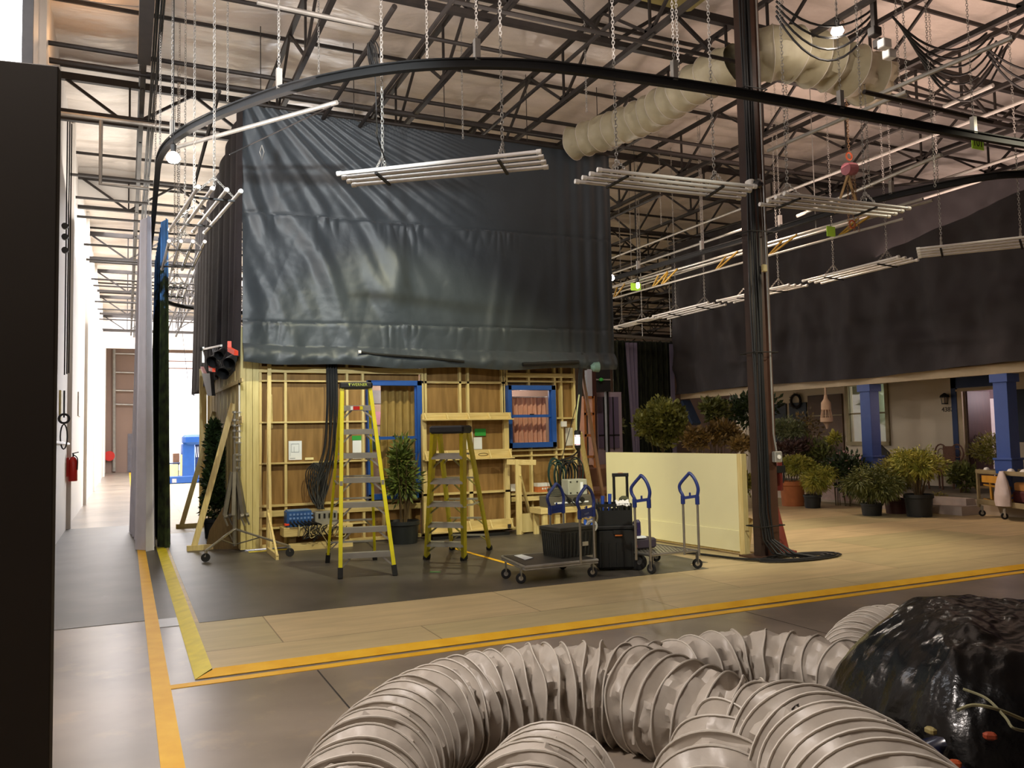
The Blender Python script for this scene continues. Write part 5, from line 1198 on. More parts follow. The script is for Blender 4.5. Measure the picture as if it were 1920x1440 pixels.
# ============================================================ ROLLING TOOL BOXES
g = PZ(1121, 1072); g2 = PZ(1184, 1070); ux = (g2 - g); W0 = ux.length; ux.normalize(); uy = V((-ux.y, ux.x, 0)); Mx = Matrix((ux, uy, V((0, 0, 1)))).transposed()
W0 = .50; dD = .38
BLKB = mat('toolbox_black', '#141515', .5, var=.1)
ctr = g + ux * W0 / 2 + uy * dD / 2
t = thing('rolling_toolbox', V((ctr.x, ctr.y, 0)), 'large black wheeled toolbox with a telescopic handle beside the cart', 'toolbox')
MB().bevbox(ctr + V((0, 0, .27)), (W0, dD, .50), .03, Mx).build('body', BLKB, t)
m = MB()
for k in range(5): m.box(ctr - uy * (dD / 2 + .008) + ux * (-.19 + .095 * k) + V((0, 0, .2)), (.02, .02, .3), Mx)
m.build('rib', BLKB, t)
MB().bevbox(ctr + V((0, 0, .53)), (W0 + .02, dD + .02, .05), .012, Mx).build('lid', BLACKP, t)
MB().box(ctr - uy * (dD / 2 + .015) + V((0.02, 0, .48)), (.13, .03, .05), Mx).build('latch', BLACKP, t)
MB().box(ctr - uy * (dD / 2 + .03) + V((0.02, 0, .44)), (.09, .012, .015), Mx).build('orange_badge', mat('badge_orange', '#b8642a', .5), t)
for s in (-1, 1):
    wc = ctr + ux * (W0 / 2 + .02) + uy * (s * (dD / 2 - .02)) + V((0, 0, .1)); ax = uy
    w = MB().lathe(wc - ax * .025, [(0, 0), (.085, 0), (.1, .01), (.1, .04), (.085, .05), (0, .05)], 22, ax).build('wheel', RUBBER, t, smooth=True)
    MB().lathe(wc - ax * .03, [(0, 0), (.03, 0), (.03, .06), (0, .06)], 10, ax).build('wheel_hub', mat('hub_grey', '#4a4a48', .5), w)
hz = 1.02
hc = ctr + ux * .12 + uy * .1
m = MB()
h0 = hc - ux * .085; h1 = hc + ux * .085
m.bar(V((h0.x, h0.y, .5)), V((h0.x, h0.y, hz + .15)), .03, .025).bar(V((h1.x, h1.y, .5)), V((h1.x, h1.y, hz + .15)), .03, .025).bar(V((h0.x, h0.y, hz + .15)) - ux * .02, V((h1.x, h1.y, hz + .15)) + ux * .02, .04, .045); m.build('telescopic_handle', BLACKP, t, bevel=.004)
MB().box(V((hc.x, hc.y, hz + .175)), (.06, .03, .006), Mx).build('orange_button', mat('badge_orange', '#b8642a'), t)
cr = ctr - ux * .02 + V((0, 0, .555)); W1, D1, H1 = .44, .32, .27
t = thing('tool_crate', cr, 'black open crate of tools stacked on the wheeled toolbox', 'crate')
m = MB()
m.box(cr + V((0, 0, .01)), (W1, D1, .02), Mx)
for s in (-1, 1):
    m.box(cr + uy * s * D1 / 2 + V((0, 0, H1 * .35)), (W1, .015, H1 * .7), Mx); m.box(cr + ux * s * W1 / 2 + V((0, 0, H1 / 2)), (.015, D1, H1), Mx)
    m.box(cr + uy * s * D1 / 2 + V((0, 0, H1 * .93)), (W1, .02, H1 * .14), Mx)
    for k in range(9): m.box(cr + uy * s * D1 / 2 + ux * (W1 * (k - 4) / 8.5) + V((0, 0, H1 * .75)), (.018, .014, H1 * .3), Mx)
m.build('body', BLKB, t)
rnd = random.Random(9)
GT2 = 'hand tools standing in the black crate'
BL2 = mat('tool_blue', '#2c4aa0', .4)
for k, (dx, dy, hh, mm, nm, lab) in enumerate(((-.12, 0, .36, BL2, 'spring_tool', 'blue-handled tool sticking up at the left of the crate'), (-.02, .05, .38, BL2, 'spring_tool', 'taller blue-handled tool by the telescopic handle in the crate'), (.1, -.06, .34, WHITEP, 'rolled_rag', 'white rag bundled over the front of the crate'), (.17, .05, .36, mat('olive_pouch', '#4a4c30', .7), 'tool_pouch', 'olive tool pouch at the right of the crate'), (-.18, -.05, .33, CHROME, 'pliers', 'steel pliers poking out at the left end of the crate'))):
    p = cr + ux * dx + uy * dy
    if nm == 'rolled_rag':
        def rag(u, v): return p + ux * (-.07 + .17 * u) + uy * (-.02 - .10 * v) + V((0, 0, .30 - .05 * v + .03 * noise.noise(V((u * 6, v * 6, 0)))))
        o = MB().grid(rag, 14, 10).build(nm, mm, smooth=True, solid=.012)
    elif nm == 'tool_pouch':
        o = MB().bevbox(p + V((0, 0, .2)), (.12, .12, .3), .03, Mx).build(nm, mm)
    elif nm == 'pliers':
        o = MB().bar(p + V((0, 0, .05)), p + V((-.02, 0, hh)), .015).bar(p + V((0.02, 0, .05)), p + V((.03, 0, hh)), .015).build(nm, mm)
    else: o = MB().tube([p + V((0, 0, .03)), p + V((0, 0, .2)), p + V((.01, 0, hh))], [.012, .02, .024], 10).build(nm, mm, smooth=True)
    tag(o, lab, 'tool', GT2)
# tape rolls on a cord hanging from the cart handle
GTR = 'tape rolls hanging on the cart'
for k, (px, py, R_, mm, lab) in enumerate(((1103, 979, .06, mat('tape_blue', '#3c6fd8', .5), 'blue roll of tape hanging from the cart handle'), (1108, 986, .075, mat('tape_white', '#d8d6cc', .5), 'white roll of tape hanging in front of the blue roll'), (1101, 966, .06, mat('tape_tan', '#a08a5a', .5), 'tan roll of tape hanging above the blue roll'))):
    p = PD(px, py, g - ux * .06 + V((0, 0, 0))); ax = V((-.3, -1, .1)).normalized()
    o = MB().lathe(p, [(R_ * .55, 0), (R_, 0), (R_, .04), (R_ * .55, .04)], 22, ax, capb=False, capt=False).build('tape_roll', mm, smooth=True, solid=.003); tag(o, lab, 'tape roll', GTR)
o = MB().tube(smoothpath([PD(1096, 950, g), PD(1103, 968, g), PD(1112, 990, g), PD(1120, 972, g), PD(1117, 955, g)], 6), .01, 6).build('tie_rope', mat('tie_rope', '#8a8062', .7)); tag(o, 'loop of rope carrying the tape rolls beside the crate', 'rope')
# ============================================================ PORCH HOUSE ON THE RIGHT
XW = 17.0
PORCHW = mat('porch_beam', '#b9a584', .6, var=.04); NAVY = mat('navy_trim', '#16305e', .5, var=.05); DOORB = mat('door_brown', '#3c2417', .5, var=.15, stretch=(5, 5, .6))
BCOL = mat('porch_blue', '#3a559c', .5, var=.04)
def wy(px, X=XW): return PX(px, 780, X).y
y_d0, y_d1 = wy(1797), wy(1868); zdt = PX(1830, 728, XW).z
y_w0, y_w1 = wy(1594), wy(1662); zw0, zw1 = PX(1600, 828, XW).z, PX(1600, 724, XW).z
t = thing('porch_house', (15.5, 14, 0), 'porch front of the white-sided set house under the long drape on the right', 'house')
MB().bb((XW, y_d0, .33), (XW + .12, y_w1, 3.4)).bb((XW, y_w0, .33), (XW + .12, 20.3, 3.4)).bb((XW, y_w1, .33), (XW + .12, y_w0, zw0)).bb((XW, y_w1, zw1), (XW + .12, y_w0, 3.4)).bb((XW, y_d1, zdt), (XW + .12, y_d0, 3.4)).bb((XW, 4, .33), (XW + .12, y_d1, 3.4)).build('siding', SIDING, t)
MB().bb((15.0, 4, .28), (XW, 20.3, .34)).build('porch_floor', mat('porch_grey', '#6b6558', .6, var=.1), t)
MB().bb((15.0, 4, -.003), (15.04, 20.3, .28)).build('porch_skirt', mat('skirt_white', '#b8a994', .6, var=.05), t)
MB().bb((14.98, 3.5, 2.68), (15.12, 20.35, 2.86)).build('porch_beam', PORCHW, t)
MB().bb((15.1, 4, 2.86), (XW, 20.3, 2.9)).build('porch_ceiling', PORCHW, t)
for px in (1631, 1886):
    y = wy(px, 15.15); o = MB().bb((15.02, y - .14, .34), (15.3, y + .14, 2.68)).bb((14.98, y - .18, 2.52), (15.34, y + .18, 2.68)).bb((14.99, y - .17, .34), (15.33, y + .17, 1.05)).bb((14.97, y - .19, 1.05), (15.35, y + .19, 1.09)).build('porch_column', BCOL, t, bevel=.006)
# doorway with navy trim and a brown leaf standing open
MB().bb((XW - .04, y_d0, .33), (XW, y_d0 + .13, zdt + .35)).bb((XW - .04, y_d1 - .15, .33), (XW, y_d1, zdt + .35)).bb((XW - .04, y_d1, zdt + .03), (XW, y_d0 + .13, zdt + .35)).build('door_trim', NAVY, t)
MB().bb((XW - .02, y_d0 - .12, .33), (XW + .1, y_d0, zdt)).bb((XW - .06, y_d1, zdt - .05), (XW + .1, y_d0, zdt)).build('door_frame', PORCHW, t)
dl = MB().bar((XW + .1, y_d0 - .14, 1.35), (XW + .75, y_d0 - .3, 1.35), 2.0, .05, up=(0, 0, 1))
M_ = MB().prism([(XW + .08, y_d0 - .14, .36), (XW + .75, y_d0 - .2, .36), (XW + .75, y_d0 - .2, zdt - .05), (XW + .08, y_d0 - .14, zdt - .05)], (0, -.045, 0)); dlf = M_.build('door_leaf', DOORB, t)
MB().lathe((XW + .62, y_d0 - .25, 1.3), [(0, 0), (.025, 0), (.03, .04), (0, .06)], 10, (0, -1, 0)).build('door_knob', YBR, dlf)
# window with khaki casing
wf = MB().bb((XW - .05, y_w0, zw0 - .1), (XW + .02, y_w0 + .1, zw1 + .1)).bb((XW - .05, y_w1 - .1, zw0 - .1), (XW + .02, y_w1, zw1 + .1)).bb((XW - .05, y_w1, zw1), (XW + .02, y_w0, zw1 + .1)).bb((XW - .07, y_w1 - .1, zw0 - .1), (XW + .02, y_w0 + .1, zw0)).build('window_frame', mat('casing_khaki', '#9a8a62', .6), t)
MB().bb((XW - .0, y_w1, (zw0 + zw1) / 2 - .02), (XW + .04, y_w0, (zw0 + zw1) / 2 + .02)).bb((XW, (y_w0 + y_w1) / 2 - .02, zw0), (XW + .04, (y_w0 + y_w1) / 2 + .02, zw1)).build('muntin', mat('casing_khaki', '#9a8a62'), wf)
MB().bb((XW + .03, y_w1, zw0), (XW + .034, y_w0, zw1)).build('pane', GLASS, wf)
# brown boarded bay and dark shutter
yb0, yb1 = wy(1582), wy(1518)
MB().bb((XW - .05, yb0, .5), (XW - .0, yb1, 2.62)).build('brown_bay', mat('bay_brown', '#54381c', .6, var=.12, stretch=(4, 4, .5)), t)
for z in (2.05, 1.5): MB().bb((XW - .07, yb0, z), (XW - .05, yb1, z + .03)).build('bay_rail', mat('casing_khaki', '#9a8a62'), t)
for px0, px1 in ((1452, 1476), (1482, 1514), (1908, 1925)):
    a, b = wy(px0), wy(px1); MB().bb((XW - .04, b, 1.35), (XW, a, 2.45)).build('shutter', mat('shutter_dark', '#182432', .6, var=.1), t)
m = MB()
for px in (1905, ): pass
# interior seen through the door
o = MB().bb((XW + 1.9, 9.5, .3), (XW + 1.95, 14.5, 3.2)).build('interior_partition', mat('lilac_wall', '#c9b4c4', .7, var=.03)); tag(o, 'pale lilac inner wall glimpsed through the open porch door', 'partition')
yy = wy(1858, XW + 1.7)
t2 = thing('white_bookcase', (XW + 1.6, yy, .34), 'white bookcase glimpsed through the open porch door', 'bookcase')
m = MB()
for z in (.36, .8, 1.2, 1.6, 2.0, 2.3): m.bb((XW + 1.5, yy - .1, z), (XW + 1.88, yy + .7, z + .04))
m.build('shelf', WHITEP, t2); MB().bb((XW + 1.5, yy - .14, .34), (XW + 1.88, yy - .1, 2.34)).bb((XW + 1.5, yy + .7, .34), (XW + 1.88, yy + .74, 2.34)).build('side', WHITEP, t2)
light('POINT', 'porch_room_lamp', (XW + 1.2, y_d1 - .4, 2.4), 60, (1, .82, .88), .15)
light('POINT', 'porch_window_lamp', (XW + 1.0, y_w0 - .5, 2.4), 12, (.85, 1.0, .8), .15)
o = MB().bb((XW + 1.2, 14.0, .3), (XW + 1.24, 17.5, 3.2)).build('interior_partition', mat('pale_green_wall', '#b6bba6', .7, var=.03)); tag(o, 'pale green inner wall glimpsed through the porch window', 'partition')
# steps
t = thing('porch_steps', (14.6, 11.4, 0), 'white wooden steps leading up to the porch door behind the utility cart', 'steps')
SWH = mat('step_white', '#b5a9a0', .6, var=.06)
MB().bb((14.45, 10.9, 0), (14.97, 13.2, .17)).build('lower_step', SWH, t); MB().bb((14.72, 11.0, .17), (14.97, 13.1, .30)).build('upper_step', SWH, t)
# lantern, number, wreath
p = PX(1771, 745, XW - .12); t = thing('porch_lantern', p, 'small black porch lantern left of the open door', 'lantern')
MB().lathe(p + V((0, 0, .0)), [(.11, 0), (.09, .05), (.015, .1)], 10).build('hood', BLACK, t)
m = MB()
for k in range(5): an = k * 2 * PI / 5; m.bar(p + V((.075 * math.cos(an), .075 * math.sin(an), .0)), p + V((.06 * math.cos(an), .06 * math.sin(an), -.14)), .011)
m.lathe(p + V((0, 0, -.155)), [(0, 0), (.07, 0), (.07, .02), (0, .02)], 10).bar(p + V((0, 0, .05)), p + V((.12, 0, .05)), .03); m.build('cage', BLACK, t)
MB().lathe(p + V((0, 0, -.14)), [(.04, 0), (.05, .13)], 10).build('glass', mat('lantern_glass', '#b9a58a', .2, var=0), t)
p = PX(1776.5, 768, XW - .01); o = flat_text('4387', p, .15, mat('number_brown', '#2c1c12', .5, var=0), None, 'house_number', normal='-X', extr=.004); o['label'] = 'house number 4387 on the siding below the porch lantern'; o['category'] = 'sign'
p = PX(1492, 752, XW - .06); t = thing('wreath', p, 'round twig wreath hanging on the porch wall left of the macrame lamp', 'wreath')
MB().ring(p, .18, .035, (1, 0, 0), 20, 6).build('ring', mat('wreath_brown', '#241a12', .8), t); m = MB(); rnd = random.Random(2)
for k in range(90): a = rnd.uniform(0, 6.28); q = p + V((0, .18 * math.cos(a), .18 * math.sin(a))); d = V((rnd.uniform(-.5, .1), math.cos(a) + rnd.uniform(-.6, .6), math.sin(a) + rnd.uniform(-.6, .6))) * .05; m.bar(q, q + d, .006)
m.build('twigs', mat('wreath_brown', '#241a12'), t)
# macrame lamp
X_ = 15.0; p = PX(1549, 765, X_); t = thing('macrame_lamp', p, 'pale macrame hanging lamp dangling under the porch beam', 'lamp')
zf = lambda py: PX(1549, py, X_).z
MACR = mat('macrame_cord', '#d8b494', .8, var=.08)
MB().tube([(p.x, p.y, 2.7), (p.x, p.y, zf(745))], .022, 6).build('cord', MACR, t)
MB().lathe((p.x, p.y, 0), [(.03, zf(740)), (.05, zf(748)), (.11, zf(755)), (.115, zf(768)), (.09, zf(769))], 14, capb=False).build('upper_tier', MACR, t, smooth=True)
m = MB()
for k in range(10): a = k * 2 * PI / 10; m.tube([(p.x + .1 * math.cos(a), p.y + .1 * math.sin(a), zf(768)), (p.x + .135 * math.cos(a), p.y + .135 * math.sin(a), zf(785))], .01, 5)
m.build('strings', MACR, t)
MB().lathe((p.x, p.y, 0), [(.02, zf(804)), (.04, zf(798)), (.08, zf(793)), (.145, zf(791)), (.14, zf(783))], 14).build('lower_tier', MACR, t, smooth=True)
# wicker chairs
WIC = mat('wicker_grey', '#5d5545', .8, var=.15, scale=30); WIC2 = mat('wicker_brown', '#6b4a38', .8, var=.15, scale=30)
def wicker(c, m1, label, heart=False, R=.38):
    t = thing('wicker_chair', c, label, 'chair')
    MB().lathe(c + V((0, 0, .36)), [(0, 0), (.3, 0), (.32, .03), (.3, .07), (0, .08)], 20).build('seat', m1, t, smooth=True)
    for a in (.8, 2.3, 3.9, 5.5): MB().tube([c + V((.24 * math.cos(a), .24 * math.sin(a), 0)), c + V((.26 * math.cos(a), .26 * math.sin(a), .38))], .02, 6).build('leg', m1, t)
    if not heart:
        def bk(u, v): a = -1.35 + 2.7 * u; return c + V((.33 * math.cos(a), .40 * math.sin(a), .42 + v * .42 * (1 - .25 * abs(2 * u - 1) ** 3)))
        MB().grid(bk, 24, 10).build('backrest', m1, t, smooth=True, solid=.03)
    else:
        m = MB()
        for s in (-1, 1):
            m.tube([c + V((.3, s * (.20 + .15 * math.cos(a)), .78 + .19 * math.sin(a))) for a in [k * 2 * PI / 16 for k in range(16)]], .017, 6, closed=True)
            m.tube([c + V((.3, s * (.20 + .08 * math.cos(a)), .78 + .1 * math.sin(a))) for a in [k * 2 * PI / 12 for k in range(12)]], .01, 5, closed=True)
            m.tube(smoothpath([c + V((.3, s * .3, .62)), c + V((.0, s * .36, .6)), c + V((-.28, s * .3, .56)), c + V((-.28, s * .28, .4))], 5), .018, 6)
        m.build('scroll_back', m1, t, smooth=True)
        MB().bevbox(c + V((.3, 0, .68)), (.03, .3, .5), .01).build('backrest', m1, t)
    return t
wicker(V((16.4, PX(1703, 850, 16.4).y, .34)), WIC, 'grey-green round-backed wicker chair against the porch wall')
wicker(V((16.2, PX(1762, 850, 16.2).y, .34)), WIC2, 'brown wicker chair with scrolled round back beside the porch door', True)
p = PX(1668, 855, 16.2); o = MB().prism([V((16.2, p.y + .35, .34)), V((16.2, p.y - .35, .34)), V((16.2, p.y - .0, 1.1)), V((16.2, p.y + .25, 1.3))], (.05, 0, 0)).build('folded_easel', mat('easel_dark', '#1c1512', .6)); tag(o, 'dark folded easel leaning on the porch behind the blue column', 'easel')
# white planter rail on the porch
a = PX(1545, 866, 14.6); b = PX(1632, 866, 14.6)
t = thing('porch_planter', a, 'low white lattice planter with a blue rim at the foot of the blue porch column', 'planter')
MB().bb((14.5, b.y, .1), (14.75, a.y, .62)).build('box', mat('planter_pink', '#c9aea2', .7, var=.1, scale=12), t); MB().bb((14.48, b.y, .62), (14.77, a.y, .66)).build('rim', BCOL, t)
# blue seat behind the bushes at the left of the porch
o = MB().bar(PX(1285, 752, 15.2), PX(1305, 795, 15.2), .3, .1).build('blue_tarp', mat('dusty_blue', '#3b4f72', .7, var=.1)); tag(o, 'dusty blue slanted canvas seen past the big laurel bush', 'canvas')

# ============================================================ PLANTS
def bush(*a, **k):
    if k.get('flat', 1) < .7 and len(a) > 8:
        a = list(a); a[7] = int(a[7] * 1.9); a[8] *= .68
    return bush_(*a, **k)
def bush_(px, py, rx, ry, base, m, label, n=900, size=.1, droop=0.0, potspec=None, st=(8, .12), seed=0, flat=1.0, shell=.35, depth=None, lobes=5, up=.3, name='bush', sm=STEM):
    g = PZ(px if potspec is None else potspec[0], base); g.z = 0
    if depth: g = PY(px, 800, depth); g.z = 0
    D = math.hypot(g.x, g.y); k = D * 1.0 / FPX * 1.03; R = rx * k; H = ry * k
    t = thing(name, g, label, 'plant')
    c = PD(px, py, g)
    if potspec:
        ppx, pr, ph, pm = potspec; pot(t, g, pr * k, ph * k, pm); zb = ph * k * .85
    else: zb = 0.0
    stems(MB(), g, zb, max(c.z + H * .5, zb + .1), st[0], R * .7, seed, .008).build('stem', sm, t)
    mb = MB(); rnd = random.Random(seed)
    leaf_cloud(mb, c, (R * .8, R * .75, H * .85), n // 2, size, droop, seed, up, shell, flat)
    for i in range(lobes):
        a = i * 2 * PI / lobes + rnd.random(); e = rnd.uniform(-.35, .6)
        leaf_cloud(mb, c + V((R * .55 * math.cos(a), R * .5 * math.sin(a), H * .5 * e)), (R * .48, R * .45, H * .48), n // (2 * lobes), size, droop, seed + i + 1, up, shell, flat)
    mb.build('foliage', m, t); return t
TP = POTB
bush(1240, 794, 56, 62, 0, green('leaf_laurel', '#4f5620', '#8e9042'), 'big glossy laurel bush behind the cream flat', 5200, .10, depth=16.2, seed=1, flat=1.3, name='laurel_bush')
bush(1142, 800, 30, 48, 0, LEAF_G, 'thin grey-green tree in front of the foliage backdrop, left of the laurel', 700, .12, depth=18.5, seed=2, shell=.2)
bush(1305, 822, 30, 30, 0, LEAF_B, 'bronze-leaved bush just right of the laurel bush', 900, .1, depth=15.0, seed=3)
bush(1352, 812, 38, 32, 0, LEAF_B, 'wider bronze-leaved bush behind the middle of the cream flat', 1200, .1, depth=15.0, seed=4)
bush(1340, 772, 30, 35, 0, LEAF_M, 'olive bush standing taller behind the bronze bushes', 900, .12, depth=15.6, seed=5)
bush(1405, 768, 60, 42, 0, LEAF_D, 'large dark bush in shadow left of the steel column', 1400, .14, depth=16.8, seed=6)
bush(1392, 832, 28, 26, 0, LEAF_B, 'small reddish bush at the right end of the cream flat', 700, .09, depth=14.2, seed=7)
bush(1398, 905, 18, 26, 950, LEAF_O, 'small olive bush between the cream flat and the steel column', 500, .09, seed=8)
bush(1476, 805, 38, 30, 0, LEAF_G, 'feathery grey-green bush right of the steel column', 1200, .12, .3, depth=15.3, seed=9, flat=.6)
bush(1512, 800, 34, 42, 0, LEAF_B, 'twiggy sparse bush with bare pale twigs left of the macrame lamp', 260, .09, depth=15.3, st=(40, .3), seed=10, sm=mat('twig_pale', '#8f7a58', .8))
bush(1488, 842, 40, 26, 0, mat('leaf_purple', '#3f2b28', .6, col2='#5c4138', scale=5), 'dull purple-leaved bush below the feathery grey-green one', 900, .1, depth=15.0, seed=11)
bush(1565, 823, 12, 18, 0, LEAF_Y, 'little yellow-green sprig standing beside the macrame lamp', 200, .1, depth=13.9, seed=12)
bush(1497, 872, 38, 24, 948, LEAF_Y, 'yellow-green feathery shrub in the round terracotta pot', 1500, .13, .35, (1487, 22, 42, TERRA), seed=13, flat=.5)
bush(1535, 862, 34, 58, 942, LEAF_M, 'mid green bush standing behind the terracotta pot', 900, .12, seed=14)
bush(1535, 898, 34, 32, 952, LEAF_Y, 'drooping feathery shrub in a small black pot right of the terracotta pot', 1700, .13, .6, (1524, 15, 22, TP), seed=15, flat=.45)
t = bush(1590, 884, 42, 52, 949, LEAF_D, 'dark bush with small pink blossoms in front of the planter', 1500, .1, seed=16)
m = MB(); rnd = random.Random(3); g = PZ(1590, 949); c = PD(1585, 868, g); leaf_cloud(m, c, (.42, .4, .33), 34, .07, 0, 44, 0, .95, 2.2); m.build('blossom', mat('blossom_pink', '#c9a09a', .6), t)
bush(1636, 908, 56, 46, 966, LEAF_M, 'wide drooping feathery shrub spilling to the floor, left of the dark red pot', 2600, .14, .7, (1635, 18, 20, TP), seed=17, flat=.45)
bush(1676, 888, 42, 42, 962, LEAF_O, 'olive feathery shrub in a dark red pot', 1500, .14, .5, (1682, 20, 24, mat('pot_dark_red', '#46201a', .5)), seed=18, flat=.45)
bush(1722, 870, 48, 38, 968, LEAF_Y, 'yellow-green broom-like shrub with bare lower stems in a black nursery pot', 1900, .13, .4, (1724, 23, 36, TP), st=(34, .3), seed=19, flat=.5)
bush(1764, 938, 14, 18, 958, LEAF_O, 'small drooping tuft on the floor right of the black nursery pot', 260, .12, .7, seed=20, flat=.5)
bush(1806, 892, 26, 34, 955, LEAF_M, 'grey-green leafy bush beside the white porch steps', 900, .1, seed=21)
bush(1872, 842, 52, 34, 945, LEAF_O, 'yellowish bush behind the top of the utility cart', 1500, .12, .2, seed=22, flat=.6)
bush(1912, 866, 34, 22, 945, LEAF_O, 'low yellowish bush at the right edge behind the utility cart', 700, .12, .2, seed=23, flat=.6)
bush(1345, 870, 34, 22, 0, LEAF_D, 'low dark shrub hidden behind the cream flat', 300, .1, depth=13.6, seed=24) if False else None

# ============================================================ UTILITY CART AT THE RIGHT EDGE
c1, c2, c3 = PZ(1842, 968), PZ(1897, 976), PZ(1868, 962)
la = (c2 - c1).normalized(); wa = V((-la.y, la.x, 0)); 
if wa.dot(V((1, 0, 0))) < 0: wa = -wa
L_, W_c = 1.25, .55; ht = PD(1826, 884, c1).z
TANM = mat('cart_tan', '#8f8160', .5, var=.08)
t = thing('utility_cart', c1, 'tan two-shelf utility cart loaded with tools at the right edge of the photo', 'cart')
def cq(a, b, z): return c1 + la * a + wa * b + V((0, 0, z))
Mc = Matrix((la, wa, V((0, 0, 1)))).transposed()
for z, h in ((ht - .03, .07), (.24, .09)):
    MB().box(cq(L_ / 2, W_c / 2, z), (L_ + .1, W_c + .1, .02), Mc).box(cq(L_ / 2, -.05, z + h / 2), (L_ + .1, .02, h), Mc).box(cq(L_ / 2, W_c + .05, z + h / 2), (L_ + .1, .02, h), Mc).box(cq(-.05, W_c / 2, z + h / 2), (.02, W_c + .1, h), Mc).box(cq(L_ + .05, W_c / 2, z + h / 2), (.02, W_c + .1, h), Mc).build('shelf', TANM, t)
for a in (-.03, L_ + .03):
    for b in (-.03, W_c + .03): MB().box(cq(a, b, (ht + .2) / 2), (.045, .045, ht - .15), Mc).build('post', TANM, t)
for a in (0, L_ / 2, L_):
    for b in (0, W_c): caster(t, cq(a, b, 0), .06, .2, .8)
o = MB().box(cq(.4, -.02, ht - .13), (.62, .03, .13), Mc).build('yellow_level', mat('level_yellow', '#d39a3c', .5)); tag(o, 'yellow level hanging under the top shelf of the utility cart', 'level')
m = MB().bar(cq(.28, 0, ht - .1), cq(.3, .0, .34), .035).bar(cq(.1, 0, .6), cq(.5, 0, .58), .03); o = m.build('clamp', mat('clamp_orange', '#b8862c', .5)); tag(o, 'yellow bar clamp hanging in the utility cart', 'clamp')
def bagf(u, v):
    a = u * 2 * PI; r = (.05 + .13 * math.sin(v * PI * .62)) * (1 + .12 * noise.noise(V((u * 6, v * 5, 1))))
    return cq(.78 + r * math.cos(a), -.12 + r * .6 * math.sin(a), ht + .04 - v * .62)
o = MB().grid(bagf, 20, 14).build('plastic_bag', mat('bag_white', '#cfc0bc', .4, var=.08), smooth=True); tag(o, 'thin white plastic bag hanging from the side of the utility cart', 'bag')
o = MB().bevbox(cq(.95, .2, .42), (.34, .3, .22), .03, Mc).build('maroon_bag', mat('maroon_cloth', '#4a1c1e', .7, var=.15)); tag(o, 'maroon cloth bundle on the lower shelf of the utility cart', 'bag')
o = MB().bevbox(cq(.95, .2, .60), (.3, .25, .16), .02, Mc).build('cardboard_box', mat('cardboard', '#a8763f', .7)); tag(o, 'small brown box on the maroon bundle in the utility cart', 'box')
m = MB(); rnd = random.Random(8)
for k in range(12): a = cq(.1 + .4 * rnd.random(), .1 + .3 * rnd.random(), .27); m.bar(a, a + V((rnd.uniform(-.2, .2), rnd.uniform(-.2, .2), rnd.uniform(.05, .3))), .03)
o = m.build('tool_pile', mat('clamp_orange', '#b8862c')); tag(o, 'jumble of yellow clamps on the lower shelf of the utility cart', 'tools', kind='stuff')
for k, (a, b, lab) in enumerate(((.05, .1, 'white cup at the left corner of the cart top'), (.72, .1, 'crumpled white cloth on the middle of the cart top'), (1.0, .15, 'white glove near the right end of the cart top'))):
    o = MB().lathe(cq(a, b, ht - .02), [(0, 0), (.05, .0), (.06 + .01 * k, .05), (.04, .09), (0, .1)], 9).build('white_bits' if k else 'cup', WHITEP, smooth=True); o.name = ['cup', 'crumpled_cloth', 'glove'][k]; tag(o, lab, ['cup', 'cloth', 'glove'][k])
o = MB().box(cq(.62, -.065, ht + .02), (.14, .01, .06), Mc).build('tape_piece', BLUEP); tag(o, 'strip of blue tape on the front rim of the utility cart', 'tape')

# ============================================================ THINGS BEHIND THE SET, SEEN IN THE GAP
a = PY(1113, 735, 17.5); b = PY(1168, 850, 17.5)
t = thing('panelled_door', (a.x, 17.5, 0), 'pale mauve panelled door with small panes standing behind the set, left of the backdrop', 'door')
MB().bb((a.x, 17.5, 0), (b.x, 17.56, a.z)).build('leaf', mat('mauve_white', '#9c8c98', .6, var=.05), t)
m = MB(); m.bb((a.x + .1, 17.48, 1.35), (b.x - .1, 17.5, a.z - .12)); m.build('pane', mat('pane_mauve', '#6b5f78', .2, var=0), t)
m = MB()
for k in (1, 2): x = a.x + (b.x - a.x) * k / 3; m.bb((x - .015, 17.465, 1.3), (x + .015, 17.48, a.z - .12))
m.bb((a.x + .1, 17.465, 1.65), (b.x - .1, 17.48, 1.68)); m.build('muntin', BLACK, t)
t = thing('dark_rack', PY(1130, 700, 17.2), 'dark equipment rack with a green light behind the right end of the front drape', 'rack')
a = PY(1112, 692, 17.0); b = PY(1145, 734, 17.0); MB().bb((a.x, 17.0, b.z), (b.x, 17.4, a.z)).bb((a.x, 17.1, 0), (a.x + .06, 17.2, b.z)).bb((b.x - .06, 17.1, 0), (b.x, 17.2, b.z)).build('case', BLACKP, t)
MB().bb((a.x, 16.98, (a.z + b.z) / 2), (b.x, 17.0, (a.z + b.z) / 2 + .03)).build('shelf_edge', GALV, t)
o = MB().lathe(PY(1127, 716, 16.97), [(0, 0), (.06, .03), (.05, .08), (0, .1)], 10).build('green_lamp_shade', GREENP); tag(o, 'tiny green object on the dark rack behind the set', 'ornament')
